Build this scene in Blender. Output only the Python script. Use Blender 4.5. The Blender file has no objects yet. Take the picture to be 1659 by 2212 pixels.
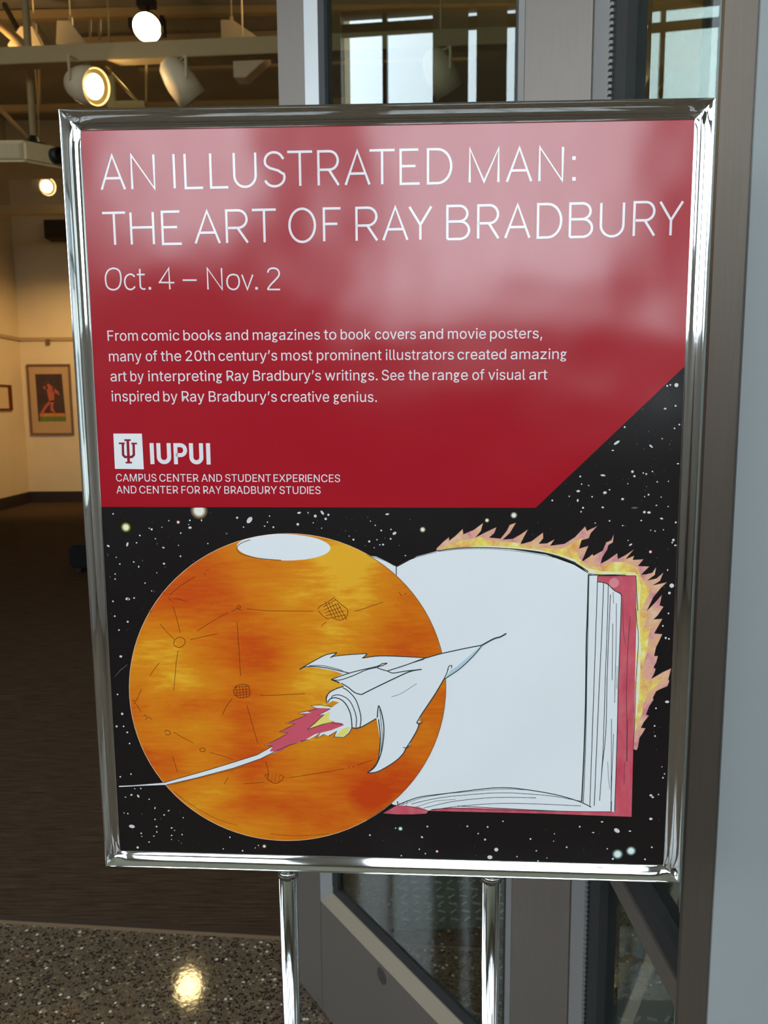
import bpy, bmesh, math, random, json
from mathutils import Vector, Matrix
import numpy as np
PI = math.pi
SC = bpy.context.scene
COL = SC.collection

# ------------------------------------------------------------------ camera
EYE = 1.74
PITCH, ROLL, FPX = .133, -.0072, 1700.0
fwd = Vector((0, math.cos(PITCH), -math.sin(PITCH)))
up0 = Vector((0, math.sin(PITCH), math.cos(PITCH)))
rt0 = Vector((1, 0, 0))
rt = rt0 * math.cos(ROLL) + up0 * math.sin(ROLL)
up = up0 * math.cos(ROLL) - rt0 * math.sin(ROLL)
CAMP = Vector((0, 0, EYE))
cd = bpy.data.cameras.new('camera')
cam = bpy.data.objects.new('camera', cd)
COL.objects.link(cam)
M = Matrix((rt, up, -fwd)).transposed().to_4x4()
M.translation = CAMP
cam.matrix_world = M
cd.sensor_fit = 'VERTICAL'
cd.sensor_height = 36
cd.lens = FPX / 2212 * 36
cd.clip_start = .02
cd.clip_end = 200
cd.dof.use_dof = True
cd.dof.focus_distance = .78
cd.dof.aperture_fstop = 14
SC.camera = cam

# ------------------------------------------------------------------ view + world
SC.view_settings.view_transform = 'Standard'
SC.view_settings.look = 'None'
SC.view_settings.exposure = 0.68
SC.view_settings.gamma = 1
SC.view_settings.use_curve_mapping = False
SC.cycles.use_denoising = True
SC.cycles.max_bounces = 10
SC.cycles.transparent_max_bounces = 16
SC.cycles.sample_clamp_indirect = 6

w = bpy.data.worlds.new('overcast_sky')
SC.world = w
w.use_nodes = True
nt = w.node_tree
nt.nodes.clear()
tc = nt.nodes.new('ShaderNodeTexCoord')
sx = nt.nodes.new('ShaderNodeSeparateXYZ')
rp = nt.nodes.new('ShaderNodeValToRGB')
rp.color_ramp.elements[0].position = .47
rp.color_ramp.elements[0].color = (.16, .18, .15, 1)
rp.color_ramp.elements[1].position = .53
rp.color_ramp.elements[1].color = (.86, .94, 1, 1)
e = rp.color_ramp.elements.new(.9)
e.color = (.82, .91, 1, 1)
mr = nt.nodes.new('ShaderNodeMapRange')
mr.inputs[1].default_value = -1
bg = nt.nodes.new('ShaderNodeBackground')
bg.inputs[1].default_value = 4.5
wo = nt.nodes.new('ShaderNodeOutputWorld')
nt.links.new(tc.outputs['Generated'], sx.inputs[0])
nt.links.new(sx.outputs[2], mr.inputs[0])
nt.links.new(mr.outputs[0], rp.inputs[0])
nt.links.new(rp.outputs[0], bg.inputs[0])
nt.links.new(bg.outputs[0], wo.inputs[0])

# daylight portals sit in the window openings (they only guide sampling of the sky)
def portal(name, loc, rot, sx_, sy_):
    l = bpy.data.lights.new(name, 'AREA')
    l.shape = 'RECTANGLE'
    l.size, l.size_y = sx_, sy_
    l.cycles.is_portal = True
    o = bpy.data.objects.new(name, l)
    o.location = loc
    o.rotation_euler = rot
    COL.objects.link(o)
portal('daylight_portal', (0, -4.45, 4.1), (PI / 2, 0, 0), 9.6, 3.6)
portal('daylight_portal', (-5.95, -1.0, 4.1), (PI / 2, 0, -PI / 2), 7.0, 3.4)
portal('daylight_portal', (4.45, -2.2, 2.2), (PI / 2, 0, PI / 2), 3.6, 2.6)

# ------------------------------------------------------------------ material helpers
def newmat(name):
    m = bpy.data.materials.new(name)
    m.use_nodes = True
    return m, m.node_tree, m.node_tree.nodes['Principled BSDF']

def srgb(r, g, b):
    f = lambda c: (c / 255 / 12.92) if c <= 10 else ((c / 255 + .055) / 1.055) ** 2.4
    return (f(r), f(g), f(b), 1)

def tex(nt, kind, scale, stretch=(1, 1, 1), **kw):
    tc = nt.nodes.new('ShaderNodeTexCoord')
    mp = nt.nodes.new('ShaderNodeMapping')
    mp.inputs['Scale'].default_value = stretch
    t = nt.nodes.new(kind)
    t.inputs['Scale'].default_value = scale
    for k, v in kw.items():
        t.inputs[k].default_value = v
    nt.links.new(tc.outputs['Object'], mp.inputs[0])
    nt.links.new(mp.outputs[0], t.inputs['Vector'])
    return t

def ramp(nt, src, stops):
    r = nt.nodes.new('ShaderNodeValToRGB')
    el = r.color_ramp.elements
    while len(el) < len(stops):
        el.new(.5)
    for e, (p, c) in zip(el, stops):
        e.position = p
        e.color = c
    nt.links.new(src, r.inputs[0])
    return r

def mat(name, col, rough=.5, metal=0, noise=0, nscale=20, stretch=(1, 1, 1), bump=0, spec=.5):
    m, nt, b = newmat(name)
    b.inputs['Roughness'].default_value = rough
    b.inputs['Metallic'].default_value = metal
    b.inputs['Specular IOR Level'].default_value = spec
    b.inputs['Base Color'].default_value = col
    t = tex(nt, 'ShaderNodeTexNoise', nscale, stretch, Detail=4.0)
    if noise:
        lo = tuple(c * (1 - noise) for c in col[:3]) + (1,)
        hi = tuple(min(1, c * (1 + noise)) for c in col[:3]) + (1,)
        r = ramp(nt, t.outputs[0], [(.3, lo), (.7, hi)])
        nt.links.new(r.outputs[0], b.inputs['Base Color'])
    if bump:
        bp = nt.nodes.new('ShaderNodeBump')
        bp.inputs['Strength'].default_value = 1
        bp.inputs['Distance'].default_value = bump
        nt.links.new(t.outputs[0], bp.inputs['Height'])
        nt.links.new(bp.outputs[0], b.inputs['Normal'])
    return m

def emis(name, col, s):
    m, nt, b = newmat(name)
    b.inputs['Base Color'].default_value = (.8, .8, .8, 1)
    b.inputs['Emission Color'].default_value = col
    b.inputs['Emission Strength'].default_value = s
    return m

def glass(name, tint, f_ior=1.5, rough=0.0, twice=1.0):
    m = bpy.data.materials.new(name)
    m.use_nodes = True
    nt = m.node_tree
    nt.nodes.clear()
    tr = nt.nodes.new('ShaderNodeBsdfTransparent')
    tr.inputs[0].default_value = tint
    gl = nt.nodes.new('ShaderNodeBsdfGlossy')
    gl.inputs['Roughness'].default_value = rough
    gl.inputs[0].default_value = (.95, 1, 1, 1)
    fr = nt.nodes.new('ShaderNodeFresnel')
    fr.inputs[0].default_value = f_ior
    mu = nt.nodes.new('ShaderNodeMath')
    mu.operation = 'MULTIPLY'
    mu.use_clamp = True
    mu.inputs[1].default_value = twice
    mx = nt.nodes.new('ShaderNodeMixShader')
    out = nt.nodes.new('ShaderNodeOutputMaterial')
    ge = nt.nodes.new('ShaderNodeNewGeometry')       # leaving the pane adds no second mirror image
    inv = nt.nodes.new('ShaderNodeMath')
    inv.operation = 'SUBTRACT'
    inv.inputs[0].default_value = 1
    m2 = nt.nodes.new('ShaderNodeMath')
    m2.operation = 'MULTIPLY'
    nt.links.new(ge.outputs['Backfacing'], inv.inputs[1])
    nt.links.new(fr.outputs[0], m2.inputs[0])
    nt.links.new(inv.outputs[0], m2.inputs[1])
    nt.links.new(m2.outputs[0], mu.inputs[0])
    nt.links.new(mu.outputs[0], mx.inputs[0])
    nt.links.new(tr.outputs[0], mx.inputs[1])
    nt.links.new(gl.outputs[0], mx.inputs[2])
    nt.links.new(mx.outputs[0], out.inputs[0])
    return m

# ------------------------------------------------------------------ object helpers
def link(name, me, m=None, parent=None):
    o = bpy.data.objects.new(name, me)
    COL.objects.link(o)
    if m is not None:
        me.materials.append(m)
    if parent is not None:
        o.parent = parent
    return o

def mesh(name, verts, faces, m, parent=None, smooth=False):
    me = bpy.data.meshes.new(name)
    me.from_pydata([tuple(v) for v in verts], [], faces)
    me.update()
    if smooth:
        me.polygons.foreach_set('use_smooth', [True] * len(me.polygons))
    return link(name, me, m, parent)

def empty(name, loc=(0, 0, 0), mw=None):
    o = bpy.data.objects.new(name, None)
    o.empty_display_size = .1
    COL.objects.link(o)
    if mw is not None:
        o.matrix_world = mw
    else:
        o.location = loc
    return o

def tag(o, label=None, cat=None, group=None, kind=None):
    if label: o['label'] = label
    if cat: o['category'] = cat
    if group: o['group'] = group
    if kind: o['kind'] = kind
    return o

def bm_box(bm, lo, hi, mx=None):
    vs = [bm.verts.new((x, y, z)) for x in (lo[0], hi[0]) for y in (lo[1], hi[1]) for z in (lo[2], hi[2])]
    for f in ((0, 1, 3, 2), (4, 6, 7, 5), (0, 4, 5, 1), (2, 3, 7, 6), (0, 2, 6, 4), (1, 5, 7, 3)):
        bm.faces.new([vs[i] for i in f])
    if mx is not None:
        for v in vs: v.co = mx @ v.co
    return vs

def finish(name, bm, m, parent=None, smooth=False, bevel=0):
    bmesh.ops.recalc_face_normals(bm, faces=bm.faces)
    if bevel:
        bmesh.ops.bevel(bm, geom=list(bm.edges), offset=bevel, segments=2, affect='EDGES', clamp_overlap=True)
    me = bpy.data.meshes.new(name)
    bm.to_mesh(me)
    bm.free()
    if smooth:
        me.polygons.foreach_set('use_smooth', [True] * len(me.polygons))
    return link(name, me, m, parent)

def box(name, lo, hi, m, parent=None, bevel=0, mx=None):
    bm = bmesh.new()
    bm_box(bm, lo, hi, mx)
    return finish(name, bm, m, parent, bevel=bevel)

def frame_to(a, b):
    a, b = Vector(a), Vector(b)
    z = (b - a).normalized()
    x = z.orthogonal().normalized()
    if abs(z.z) < .95:
        x = Vector((0, 0, 1)).cross(z).normalized()
    y = z.cross(x)
    mm = Matrix((x, y, z)).transposed().to_4x4()
    mm.translation = a
    return mm, (b - a).length

def lathe(name, prof, m, parent=None, n=32, mx=None, smooth=True, caps=True):
    bm = bmesh.new()
    rings = []
    for r, z in prof:
        rings.append([bm.verts.new((r * math.cos(2 * PI * i / n), r * math.sin(2 * PI * i / n), z)) for i in range(n)])
    for A, B in zip(rings, rings[1:]):
        for i in range(n):
            bm.faces.new((A[i], A[(i + 1) % n], B[(i + 1) % n], B[i]))
    if caps:
        bm.faces.new(rings[0][::-1])
        bm.faces.new(rings[-1])
    if mx is not None:
        bmesh.ops.transform(bm, matrix=mx, verts=bm.verts)
    return finish(name, bm, m, parent, smooth=smooth)

def rod(name, a, b, r, m, parent=None, n=24):
    mm, L = frame_to(a, b)
    o = lathe(name, [(r, 0), (r, L)], m, parent, n, mm, smooth=False)
    me = o.data
    for p in me.polygons:
        p.use_smooth = len(p.vertices) == 4
    return o

def beam(name, a, b, wx, wy, m, parent=None, bevel=0):
    mm, L = frame_to(a, b)
    return box(name, (-wx / 2, -wy / 2, 0), (wx / 2, wy / 2, L), m, parent, bevel, mm)

def ray(x, y):
    return (fwd + rt * ((x - 829.5) / FPX) - up * ((y - 1106) / FPX)).normalized()

def at(x, y, Y):                      # photo pixel -> point on the vertical plane y = Y
    d = ray(x, y)
    return CAMP + d * (Y / d.y)

def on_floor(x, y, z=0):
    d = ray(x, y)
    return CAMP + d * ((z - EYE) / d.z)

# ------------------------------------------------------------------ materials
def terrazzo():
    m, nt, b = newmat('terrazzo')
    v = tex(nt, 'ShaderNodeTexVoronoi', 122, (1, 1, 1), Randomness=1.0)
    v2 = tex(nt, 'ShaderNodeTexVoronoi', 88, (1, 1, 1), Randomness=1.0)
    sp = nt.nodes.new('ShaderNodeSeparateColor')
    nt.links.new(v.outputs['Color'], sp.inputs[0])
    r = ramp(nt, sp.outputs[0], [(0, srgb(30, 20, 13)), (.28, srgb(50, 38, 28)), (.32, srgb(92, 75, 56)), (.80, srgb(110, 92, 71)), (.95, srgb(148, 130, 102))])
    r.color_ramp.interpolation = 'CONSTANT'
    sp2 = nt.nodes.new('ShaderNodeSeparateColor')
    nt.links.new(v2.outputs['Color'], sp2.inputs[0])
    r2 = ramp(nt, sp2.outputs[1], [(0, (0, 0, 0, 1)), (.965, (1, 1, 1, 1))])
    r2.color_ramp.interpolation = 'CONSTANT'
    r3 = ramp(nt, v2.outputs['Distance'], [(.42, (1, 1, 1, 1)), (.48, (0, 0, 0, 1))])
    mu = nt.nodes.new('ShaderNodeMath'); mu.operation = 'MULTIPLY'
    nt.links.new(r2.outputs[0], mu.inputs[0]); nt.links.new(r3.outputs[0], mu.inputs[1])
    # cement between the chips
    ed = tex(nt, 'ShaderNodeTexVoronoi', 122)
    ed.feature = 'DISTANCE_TO_EDGE'
    r4 = ramp(nt, ed.outputs[0], [(.02, (1, 1, 1, 1)), (.08, (0, 0, 0, 1))])
    mc = nt.nodes.new('ShaderNodeMix'); mc.data_type = 'RGBA'
    nt.links.new(r4.outputs[0], mc.inputs[0]); nt.links.new(r.outputs[0], mc.inputs[6]); mc.inputs[7].default_value = srgb(112, 102, 90)
    mx = nt.nodes.new('ShaderNodeMix'); mx.data_type = 'RGBA'
    nt.links.new(mu.outputs[0], mx.inputs[0]); nt.links.new(mc.outputs[2], mx.inputs[6]); mx.inputs[7].default_value = srgb(215, 205, 185)
    nt.links.new(mx.outputs[2], b.inputs['Base Color'])
    b.inputs['Roughness'].default_value = .055
    nz = tex(nt, 'ShaderNodeTexNoise', 60)
    bp = nt.nodes.new('ShaderNodeBump'); bp.inputs['Distance'].default_value = .0001
    nt.links.new(nz.outputs[0], bp.inputs['Height']); nt.links.new(bp.outputs[0], b.inputs['Normal'])
    return m

def carpet():
    m, nt, b = newmat('brown_carpet')
    t = tex(nt, 'ShaderNodeTexNoise', 6, (.9, 26, 1), Detail=6.0, Roughness=.7)
    r = ramp(nt, t.outputs[0], [(.32, srgb(46, 32, 23)), (.5, srgb(70, 54, 40)), (.7, srgb(92, 74, 56))])
    nt.links.new(r.outputs[0], b.inputs['Base Color'])
    b.inputs['Roughness'].default_value = .95
    b.inputs['Specular IOR Level'].default_value = .1
    t2 = tex(nt, 'ShaderNodeTexNoise', 300)
    bp = nt.nodes.new('ShaderNodeBump'); bp.inputs['Distance'].default_value = .002
    nt.links.new(t2.outputs[0], bp.inputs['Height']); nt.links.new(bp.outputs[0], b.inputs['Normal'])
    return m

def diamond_mat():
    m, nt, b = newmat('diamond_mat')
    t = tex(nt, 'ShaderNodeTexBrick', 22, (1, 1, 1))
    t.inputs['Mortar Size'].default_value = .012
    t.inputs['Color1'].default_value = srgb(84, 92, 88)
    t.inputs['Color2'].default_value = srgb(96, 104, 99)
    t.inputs['Mortar'].default_value = srgb(150, 160, 152)
    mp = t.inputs['Vector'].links[0].from_node
    mp.inputs['Rotation'].default_value = (0, 0, .7)
    nt.links.new(t.outputs[0], b.inputs['Base Color'])
    bp = nt.nodes.new('ShaderNodeBump'); bp.inputs['Distance'].default_value = .003
    nt.links.new(t.outputs['Fac'], bp.inputs['Height']); nt.links.new(bp.outputs[0], b.inputs['Normal'])
    b.inputs['Roughness'].default_value = .55
    return m

M_terr, M_carp, M_mat = terrazzo(), carpet(), diamond_mat()
M_wall = mat('gallery_paint', srgb(222, 200, 162), .85, noise=.03, nscale=3, bump=.001)
M_wallgrey = mat('grey_wall_paint', srgb(154, 158, 159), .75, noise=.02, nscale=4, bump=.0006)
M_lobby = mat('lobby_paint', srgb(150, 140, 130), .8, noise=.03, nscale=3)
M_ceil = mat('ceiling_paint', srgb(158, 148, 130), .9, noise=.1, nscale=2)
M_lobceil = mat('lobby_ceiling_paint', srgb(228, 224, 218), .9, noise=.05, nscale=2)
M_beam = mat('beam_paint', srgb(176, 148, 104), .7, noise=.04, nscale=3)
M_base = mat('dark_baseboard', srgb(42, 30, 24), .6, noise=.1, nscale=10)
M_alu = mat('bronze_aluminium', srgb(118, 108, 101), .42, .5, noise=.04, nscale=8, stretch=(40, 40, 1), bump=.0002)
M_alulite = mat('pale_aluminium', srgb(170, 169, 170), .45, .6, noise=.03, nscale=9)
M_dark = mat('dark_rubber', srgb(38, 37, 38), .6, noise=.1, nscale=30)
M_mull = mat('window_frame_metal', srgb(60, 55, 50), .5, .4, noise=.05)
M_glass = glass('door_glass', (.80, .86, .82, 1), 1.52, 0, 1.75)
M_wglass = glass('window_glass', (.95, .98, .98, 1), 1.45)
M_chrome = mat('chrome', (.80, .82, .84, 1), .05, 1, nscale=14, bump=.00012)
M_pole = mat('chrome_tube', (.58, .60, .61, 1), .06, 1)
M_white = mat('white_plastic', srgb(206, 178, 130), .45, noise=.03)
M_blk = mat('black_plastic', srgb(26, 22, 20), .5, noise=.1)
M_lamp = mat('lamp_housing', srgb(214, 192, 156), .5, noise=.02)
M_lens = emis('warm_lens', (1, .78, .42, 1), 40)
M_lens2 = emis('bright_lens', (1, .74, .32, 1), 28)
M_brass = mat('warm_conduit', srgb(200, 180, 120), .4, .6)

# ------------------------------------------------------------------ the setting
def struct(o):
    o['kind'] = 'structure'
    return o
CEIL = 6.8
TX = lambda x: 2.3545 - .0971 * x          # the threshold line between lobby and gallery

struct(mesh('floor', [(-6.2, -4.7, 0), (4.7, -4.7, 0), (4.7, TX(4.7), 0), (-6.2, TX(-6.2), 0), (-6.2, -4.7, -.1), (4.7, -4.7, -.1), (4.7, TX(4.7), -.1), (-6.2, TX(-6.2), -.1)],
            [(0, 1, 2, 3), (7, 6, 5, 4), (0, 4, 5, 1), (2, 6, 7, 3), (1, 5, 6, 2), (0, 3, 7, 4)], M_terr))
cf = struct(mesh('floor_carpet', [(-6.8, TX(-6.8), .006), (4.7, TX(4.7), .006), (4.7, 14.7, .006), (-6.8, 14.7, .006), (-6.8, TX(-6.8), -.1), (4.7, TX(4.7), -.1), (4.7, 14.7, -.1), (-6.8, 14.7, -.1)],
                 [(0, 1, 2, 3), (7, 6, 5, 4), (0, 4, 5, 1), (2, 6, 7, 3), (1, 5, 6, 2), (0, 3, 7, 4)], M_carp))
# edge strip of the carpet
def along(x0, x1, d0, d1, z0, z1):
    return [(x, TX(x) + d, z) for x in (x0, x1) for d in (d0, d1) for z in (z0, z1)]
BOXF = ((0, 1, 3, 2), (4, 6, 7, 5), (0, 4, 5, 1), (2, 3, 7, 6), (0, 2, 6, 4), (1, 5, 7, 3))
struct(mesh('trim_1', along(-5.9, 4.4, -.004, .002, .0, .009), BOXF, mat('edge_strip', srgb(128, 104, 80), .5, .2)))

struct(mesh('trim_6', along(-5.9, 4.4, .0022, .030, .0, .0085), BOXF, mat('dark_edge', srgb(52, 36, 26), .7)))
struct(box('ceiling', (-6.9, 2.2, CEIL), (4.9, 14.9, CEIL + .1), M_ceil))
lc = struct(box('ceiling', (-6.9, -4.8, CEIL), (4.9, 2.2, CEIL + .1), M_lobceil))
struct(box('wall_back', (-6.9, 14.7, 0), (4.9, 14.85, CEIL), M_wall))
struct(box('wall_left', (-6.8, 5.0, 0), (-6.65, 14.7, CEIL), M_wall))
struct(box('wall_right', (4.7, -4.7, 0), (4.85, 14.7, .95), M_lobby))
struct(box('wall_right', (4.7, -4.7, 3.5), (4.85, 14.7, CEIL), M_lobby))
struct(box('wall_right', (4.7, -.4, .95), (4.85, 14.7, 3.5), M_lobby))
struct(box('wall_right', (4.7, -4.7, .95), (4.85, -4.0, 3.5), M_lobby))
struct(box('baseboard_back', (-6.65, 14.67, .006), (4.7, 14.7, .21), M_base))
struct(box('baseboard_left', (-6.65, 5.0, .006), (-6.62, 14.67, .21), M_base))
# picture rail
struct(box('trim_2', (-6.65, 14.675, 2.98), (4.7, 14.7, 3.04), M_beam))
struct(box('trim_3', (-6.65, 5.0, 2.98), (-6.625, 14.675, 3.04), M_beam))
# pale panelled pier facing the camera, right of the sidelight
struct(box('wall_near', (.3695, .822, 0), (.54, .92, CEIL), M_wallgrey))
# lobby walls below and above the window bands
struct(box('wall_rear', (-6.2, -4.7, 0), (4.7, -4.5, 2.35), M_lobby))
struct(box('wall_rear', (-6.2, -4.7, 5.87), (4.7, -4.5, CEIL), M_lobby))
struct(box('wall_window_side', (-6.2, -4.5, 0), (-6.0, 2.5, 2.35), M_lobby))
struct(box('wall_window_side', (-6.2, -4.5, 5.7), (-6.0, 2.5, CEIL), M_lobby))
struct(box('wall_window_side', (-6.65, 5.15, 0), (-5.6, 5.3, CEIL), M_lobby))

def window(name, axis, pos, cols, bars, z0, z1, transom):
    """a glazed band: cols = solid dark columns (a,b), bars = thin mullion positions"""
    r = struct(empty(name, (0, 0, 0)))
    T = lambda a, z, d: (a, pos + d, z) if axis == 'x' else (pos + d, a, z)
    def bx(n, a0, a1, zz0, zz1, m, d0=0., d1=.12):
        p, q = T(a0, zz0, d0), T(a1, zz1, d1)
        return box(n, tuple(min(i, j) for i, j in zip(p, q)), tuple(max(i, j) for i, j in zip(p, q)), m, r)
    for a, b in cols:
        bx('column', a, b, z0, z1, M_lobby, -.02, .14)
    for a in bars:
        bx('mullion', a - .022, a + .022, z0, z1, M_mull)
    lo, hi = min(c[0] for c in cols), max(c[1] for c in cols)
    solid = sorted(cols)
    edges = []
    for (a, b), (c, d) in zip(solid, solid[1:]):
        xs = [b] + [x for x in sorted(bars) if b < x < c] + [c]
        for u, v in zip(xs, xs[1:]):
            edges.append((u + .022 if u in bars else u, v - .022 if v in bars else v))
    for u, v in edges:
        for (za, zb) in ((z0 + .04, transom[0]), (transom[1], z1 - .04)):
            bx('pane', u + .002, v - .002, za, zb, M_wglass, .055, .061)
        bx('transom', u, v, transom[0], transom[1], M_mull, .04, .075)
        bx('sill', u, v, z0, z0 + .04, M_mull, .0, .1)
        bx('head', u, v, z1 - .04, z1, M_mull, .04, .1)
    return r

window('window_1', 'x', -4.66, [(-6.2, -5.9), (-3.4, -2.65), (-1.25, -.62), (2.22, 2.9), (4.4, 4.7)],
       [-5.1, -4.25, -1.95, -.04, .53, 1.09, 1.655, 3.65], 2.35, 5.87, (5.62, 5.71))
window('window_2', 'y', -6.14, [(-4.5, -4.2), (-1.6, -1.0), (1.0, 1.5), (2.3, 2.5)],
       [-3.3, -2.5, -.3, .4], 2.35, 5.7, (5.345, 5.458))
struct(box('wall_glare_mask', (1.47, -4.58, 2.35), (2.22, -4.5, 4.3), M_lobby))  # unseen panels, added to cut off the window reflection on the poster
struct(box('wall_glare_mask', (-2.65, -4.58, 2.35), (-1.25, -4.5, 2.95), M_lobby))
# the last bay is turned by 15.5 degrees
bay = window('window_6', 'y', -.058, [(-.35, .13), (.33, .62), (.70, 1.04), (1.94, 2.25)], [.23, 1.51], 2.35, 5.565, (5.345, 5.458))
bay.matrix_world = Matrix.Translation((-6.36, 2.78, 0)) @ Matrix.Rotation(-math.radians(15.5), 4, 'Z')
for a_z, b_z in ((0, 2.35), (5.565, CEIL)):
    struct(box('wall_bay', (-.16, -.35, a_z), (.02, 2.6, b_z), M_lobby, mx=bay.matrix_world))
struct(box('wall_bay', (-.16, 2.25, 2.35), (.02, 2.6, 5.565), M_lobby, mx=bay.matrix_world))
window('window_3', 'y', 4.72, [(-4.0, -3.9), (-.5, -.4)], [-3.0, -2.1, -1.2], .95, 3.5, (2.9, 2.98))

# unseen grey building, added to dim what the chrome reflects through the right-hand windows
bd = empty('building', (14.0, -7.0, -.1))
box('wall', (0, -16, 0), (4, 9, 11), mat('pale_concrete', srgb(150, 150, 146), .9, noise=.08, nscale=1.5), bd)
M_bw = mat('far_window', srgb(60, 68, 72), .2)
for fz in (1.2, 4.4, 7.6):
    for fy in range(-15, 8, 3):
        box('window', (-.06, fy, fz), (.0, fy + 1.6, fz + 1.9), M_bw, bd)
tag(bd, 'unseen pale grey building added outside the right-hand lobby windows to dim their reflections', 'building')

# ------------------------------------------------------------------ gallery door (open leaf), sidelight, jamb, fixed glazing
HX, HY = .327, 1.297
dx = Vector((-.5561, .8311, 0))              # from the hinge to the free edge
dn = Vector((.8311, .5561, 0))               # away from the camera
DM = Matrix((dx, dn, Vector((0, 0, 1)))).transposed().to_4x4()
DM.translation = Vector((HX, HY, 0))
door = struct(empty('door_1', mw=DM))
DL, DH, DT = 1.07, 2.95, .045
z0 = .008
box('stile', (.926, 0, z0), (DL, DT, DH), M_alu, door, .0015)
box('stile', (0, 0, z0), (.151, DT, DH), M_alu, door, .0015)
box('rail', (.151, 0, z0), (.926, DT, .352), M_alu, door, .0012)
box('rail', (.151, 0, DH - .13), (.926, DT, DH), M_alu, door, .0012)
# glazing stops: bevelled strips that slope back to the glass
def prism(name, prof, p0, p1, m, parent):
    """prof in (across, depth), swept from p0 to p1; axis given by the point functions"""
    n = len(prof)
    v = [p0(a, d) for a, d in prof] + [p1(a, d) for a, d in prof]
    f = [(i, (i + 1) % n, n + (i + 1) % n, n + i) for i in range(n)] + [tuple(range(n))[::-1], tuple(range(n, 2 * n))]
    bm = bmesh.new()
    vs = [bm.verts.new(q) for q in v]
    for q in f: bm.faces.new([vs[i] for i in q])
    return finish(name, bm, m, parent)
prism('glazing_stop', [(0, 0), (.044, .012), (.044, .04), (0, .04)], lambda a, d: (.151 + abs(a), d, .352 + a), lambda a, d: (.926 - abs(a), d, .352 + a), mat('warm_aluminium', srgb(160, 146, 128), .5, .3), door)
prism('glazing_stop', [(0, 0), (-.046, .014), (-.046, .04), (0, .04)], lambda a, d: (.926 + a, d, .352 + abs(a) * .96), lambda a, d: (.926 + a, d, DH - .13), M_alulite, door)
prism('glazing_stop', [(0, 0), (.03, .014), (.03, .04), (0, .04)], lambda a, d: (.151 + a, d, .352 + abs(a)), lambda a, d: (.151 + a, d, DH - .13), M_alulite, door)
box('gasket', (.181, .015, .396), (.88, .035, .418), M_dark, door)
box('gasket', (.85, .013, .418), (.88, .035, DH - .13), M_dark, door)
box('gasket', (.181, .015, .418), (.188, .035, DH - .13), M_dark, door)
box('glass_pane', (.188, .022, .418), (.85, .028, DH - .13), M_glass, door)
o = lathe('bolt_cover', [(.021, 0), (.0205, .0012), (.019, .0014)], mat('plug_grey', srgb(70, 66, 62), .6, .3), door, 32,
          Matrix.Translation((.613, .0005, .322)) @ Matrix.Rotation(PI / 2, 4, 'X'))
# geared continuous hinge on the free side of the jamb
sd = struct(empty('window_4', (HX, HY, 0)))
sd.rotation_euler = (0, 0, math.radians(1.4))
S = lambda n, y0, y1, a, b, m, x0=0., x1=.045, bv=0: box(n, (x0, y0 - HY, a), (x1, y1 - HY, b), m, sd, bv)
S('frame_stile', 1.213, 1.292, 0, 3.3, M_alulite, 0, .045, .001)
S('gasket', 1.152, 1.205, 0, 3.3, M_dark, .006, .04)
bm = bmesh.new()
for k in range(300):
    z = .4 + k * .0085
    bm_box(bm, (-.001, 1.205 - HY, z), (.010, 1.213 - HY, z + .0045))
hg = finish('hinge_teeth', bm, M_alulite, sd)
hg['kind'] = 'stuff'
S('hinge_leaf', 1.205, 1.213, 0, 3.3, M_mull, .003, .04)
S('rail', .834, 1.152, 1.036, 1.070, M_alu, 0, .045, .001)
S('rail', .834, 1.152, .0, .10, M_alu, 0, .045, .001)
S('gasket', .834, 1.152, 1.070, 1.104, M_dark, .004, .04)
S('glass_pane', .834, 1.152, .10, 1.036, M_glass, .02, .026)
S('glass_pane', .834, 1.152, 1.104, 3.3, M_glass, .02, .026)
S('rail', .834, 1.292, 3.3, 3.42, M_alu, 0, .045)
M_jamb = mat('jamb_aluminium', srgb(104, 93, 84), .4, .6, noise=.05, nscale=8, stretch=(40, 40, 1))
struct(box('trim_4', (.3359, .825, 0), (.3692, .833, CEIL), M_jamb))
# fixed storefront glazing right of the opening
sf = struct(empty('window_5', (0, 0, 0)))
def sfb(n, x0, x1, d0, d1, a, b, m):
    return mesh(n, along(x0, x1, d0, d1, a, b), BOXF, m, sf)
sfb('frame_stile', .50, .545, -.03, .03, 0, 3.6, M_mull)
sfb('frame_stile', 1.75, 1.80, -.03, .03, 0, 3.6, M_mull)
sfb('rail', .545, 1.75, -.03, .03, 3.5, 3.6, M_mull)
sfb('glass_pane', .545, 1.75, -.003, .003, 0.01, 3.5, glass('coated_glass', (.78, .84, .80, 1), 1.52, 0, 4.2))
# panel closing the space behind the near wall
struct(mesh('wall_header', along(.5, 4.7, -.03, .03, 3.6, CEIL), BOXF, M_lobby))
struct(mesh('wall_front', along(1.8, 4.7, -.03, .03, 0, 3.6), BOXF, M_lobby))

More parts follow.
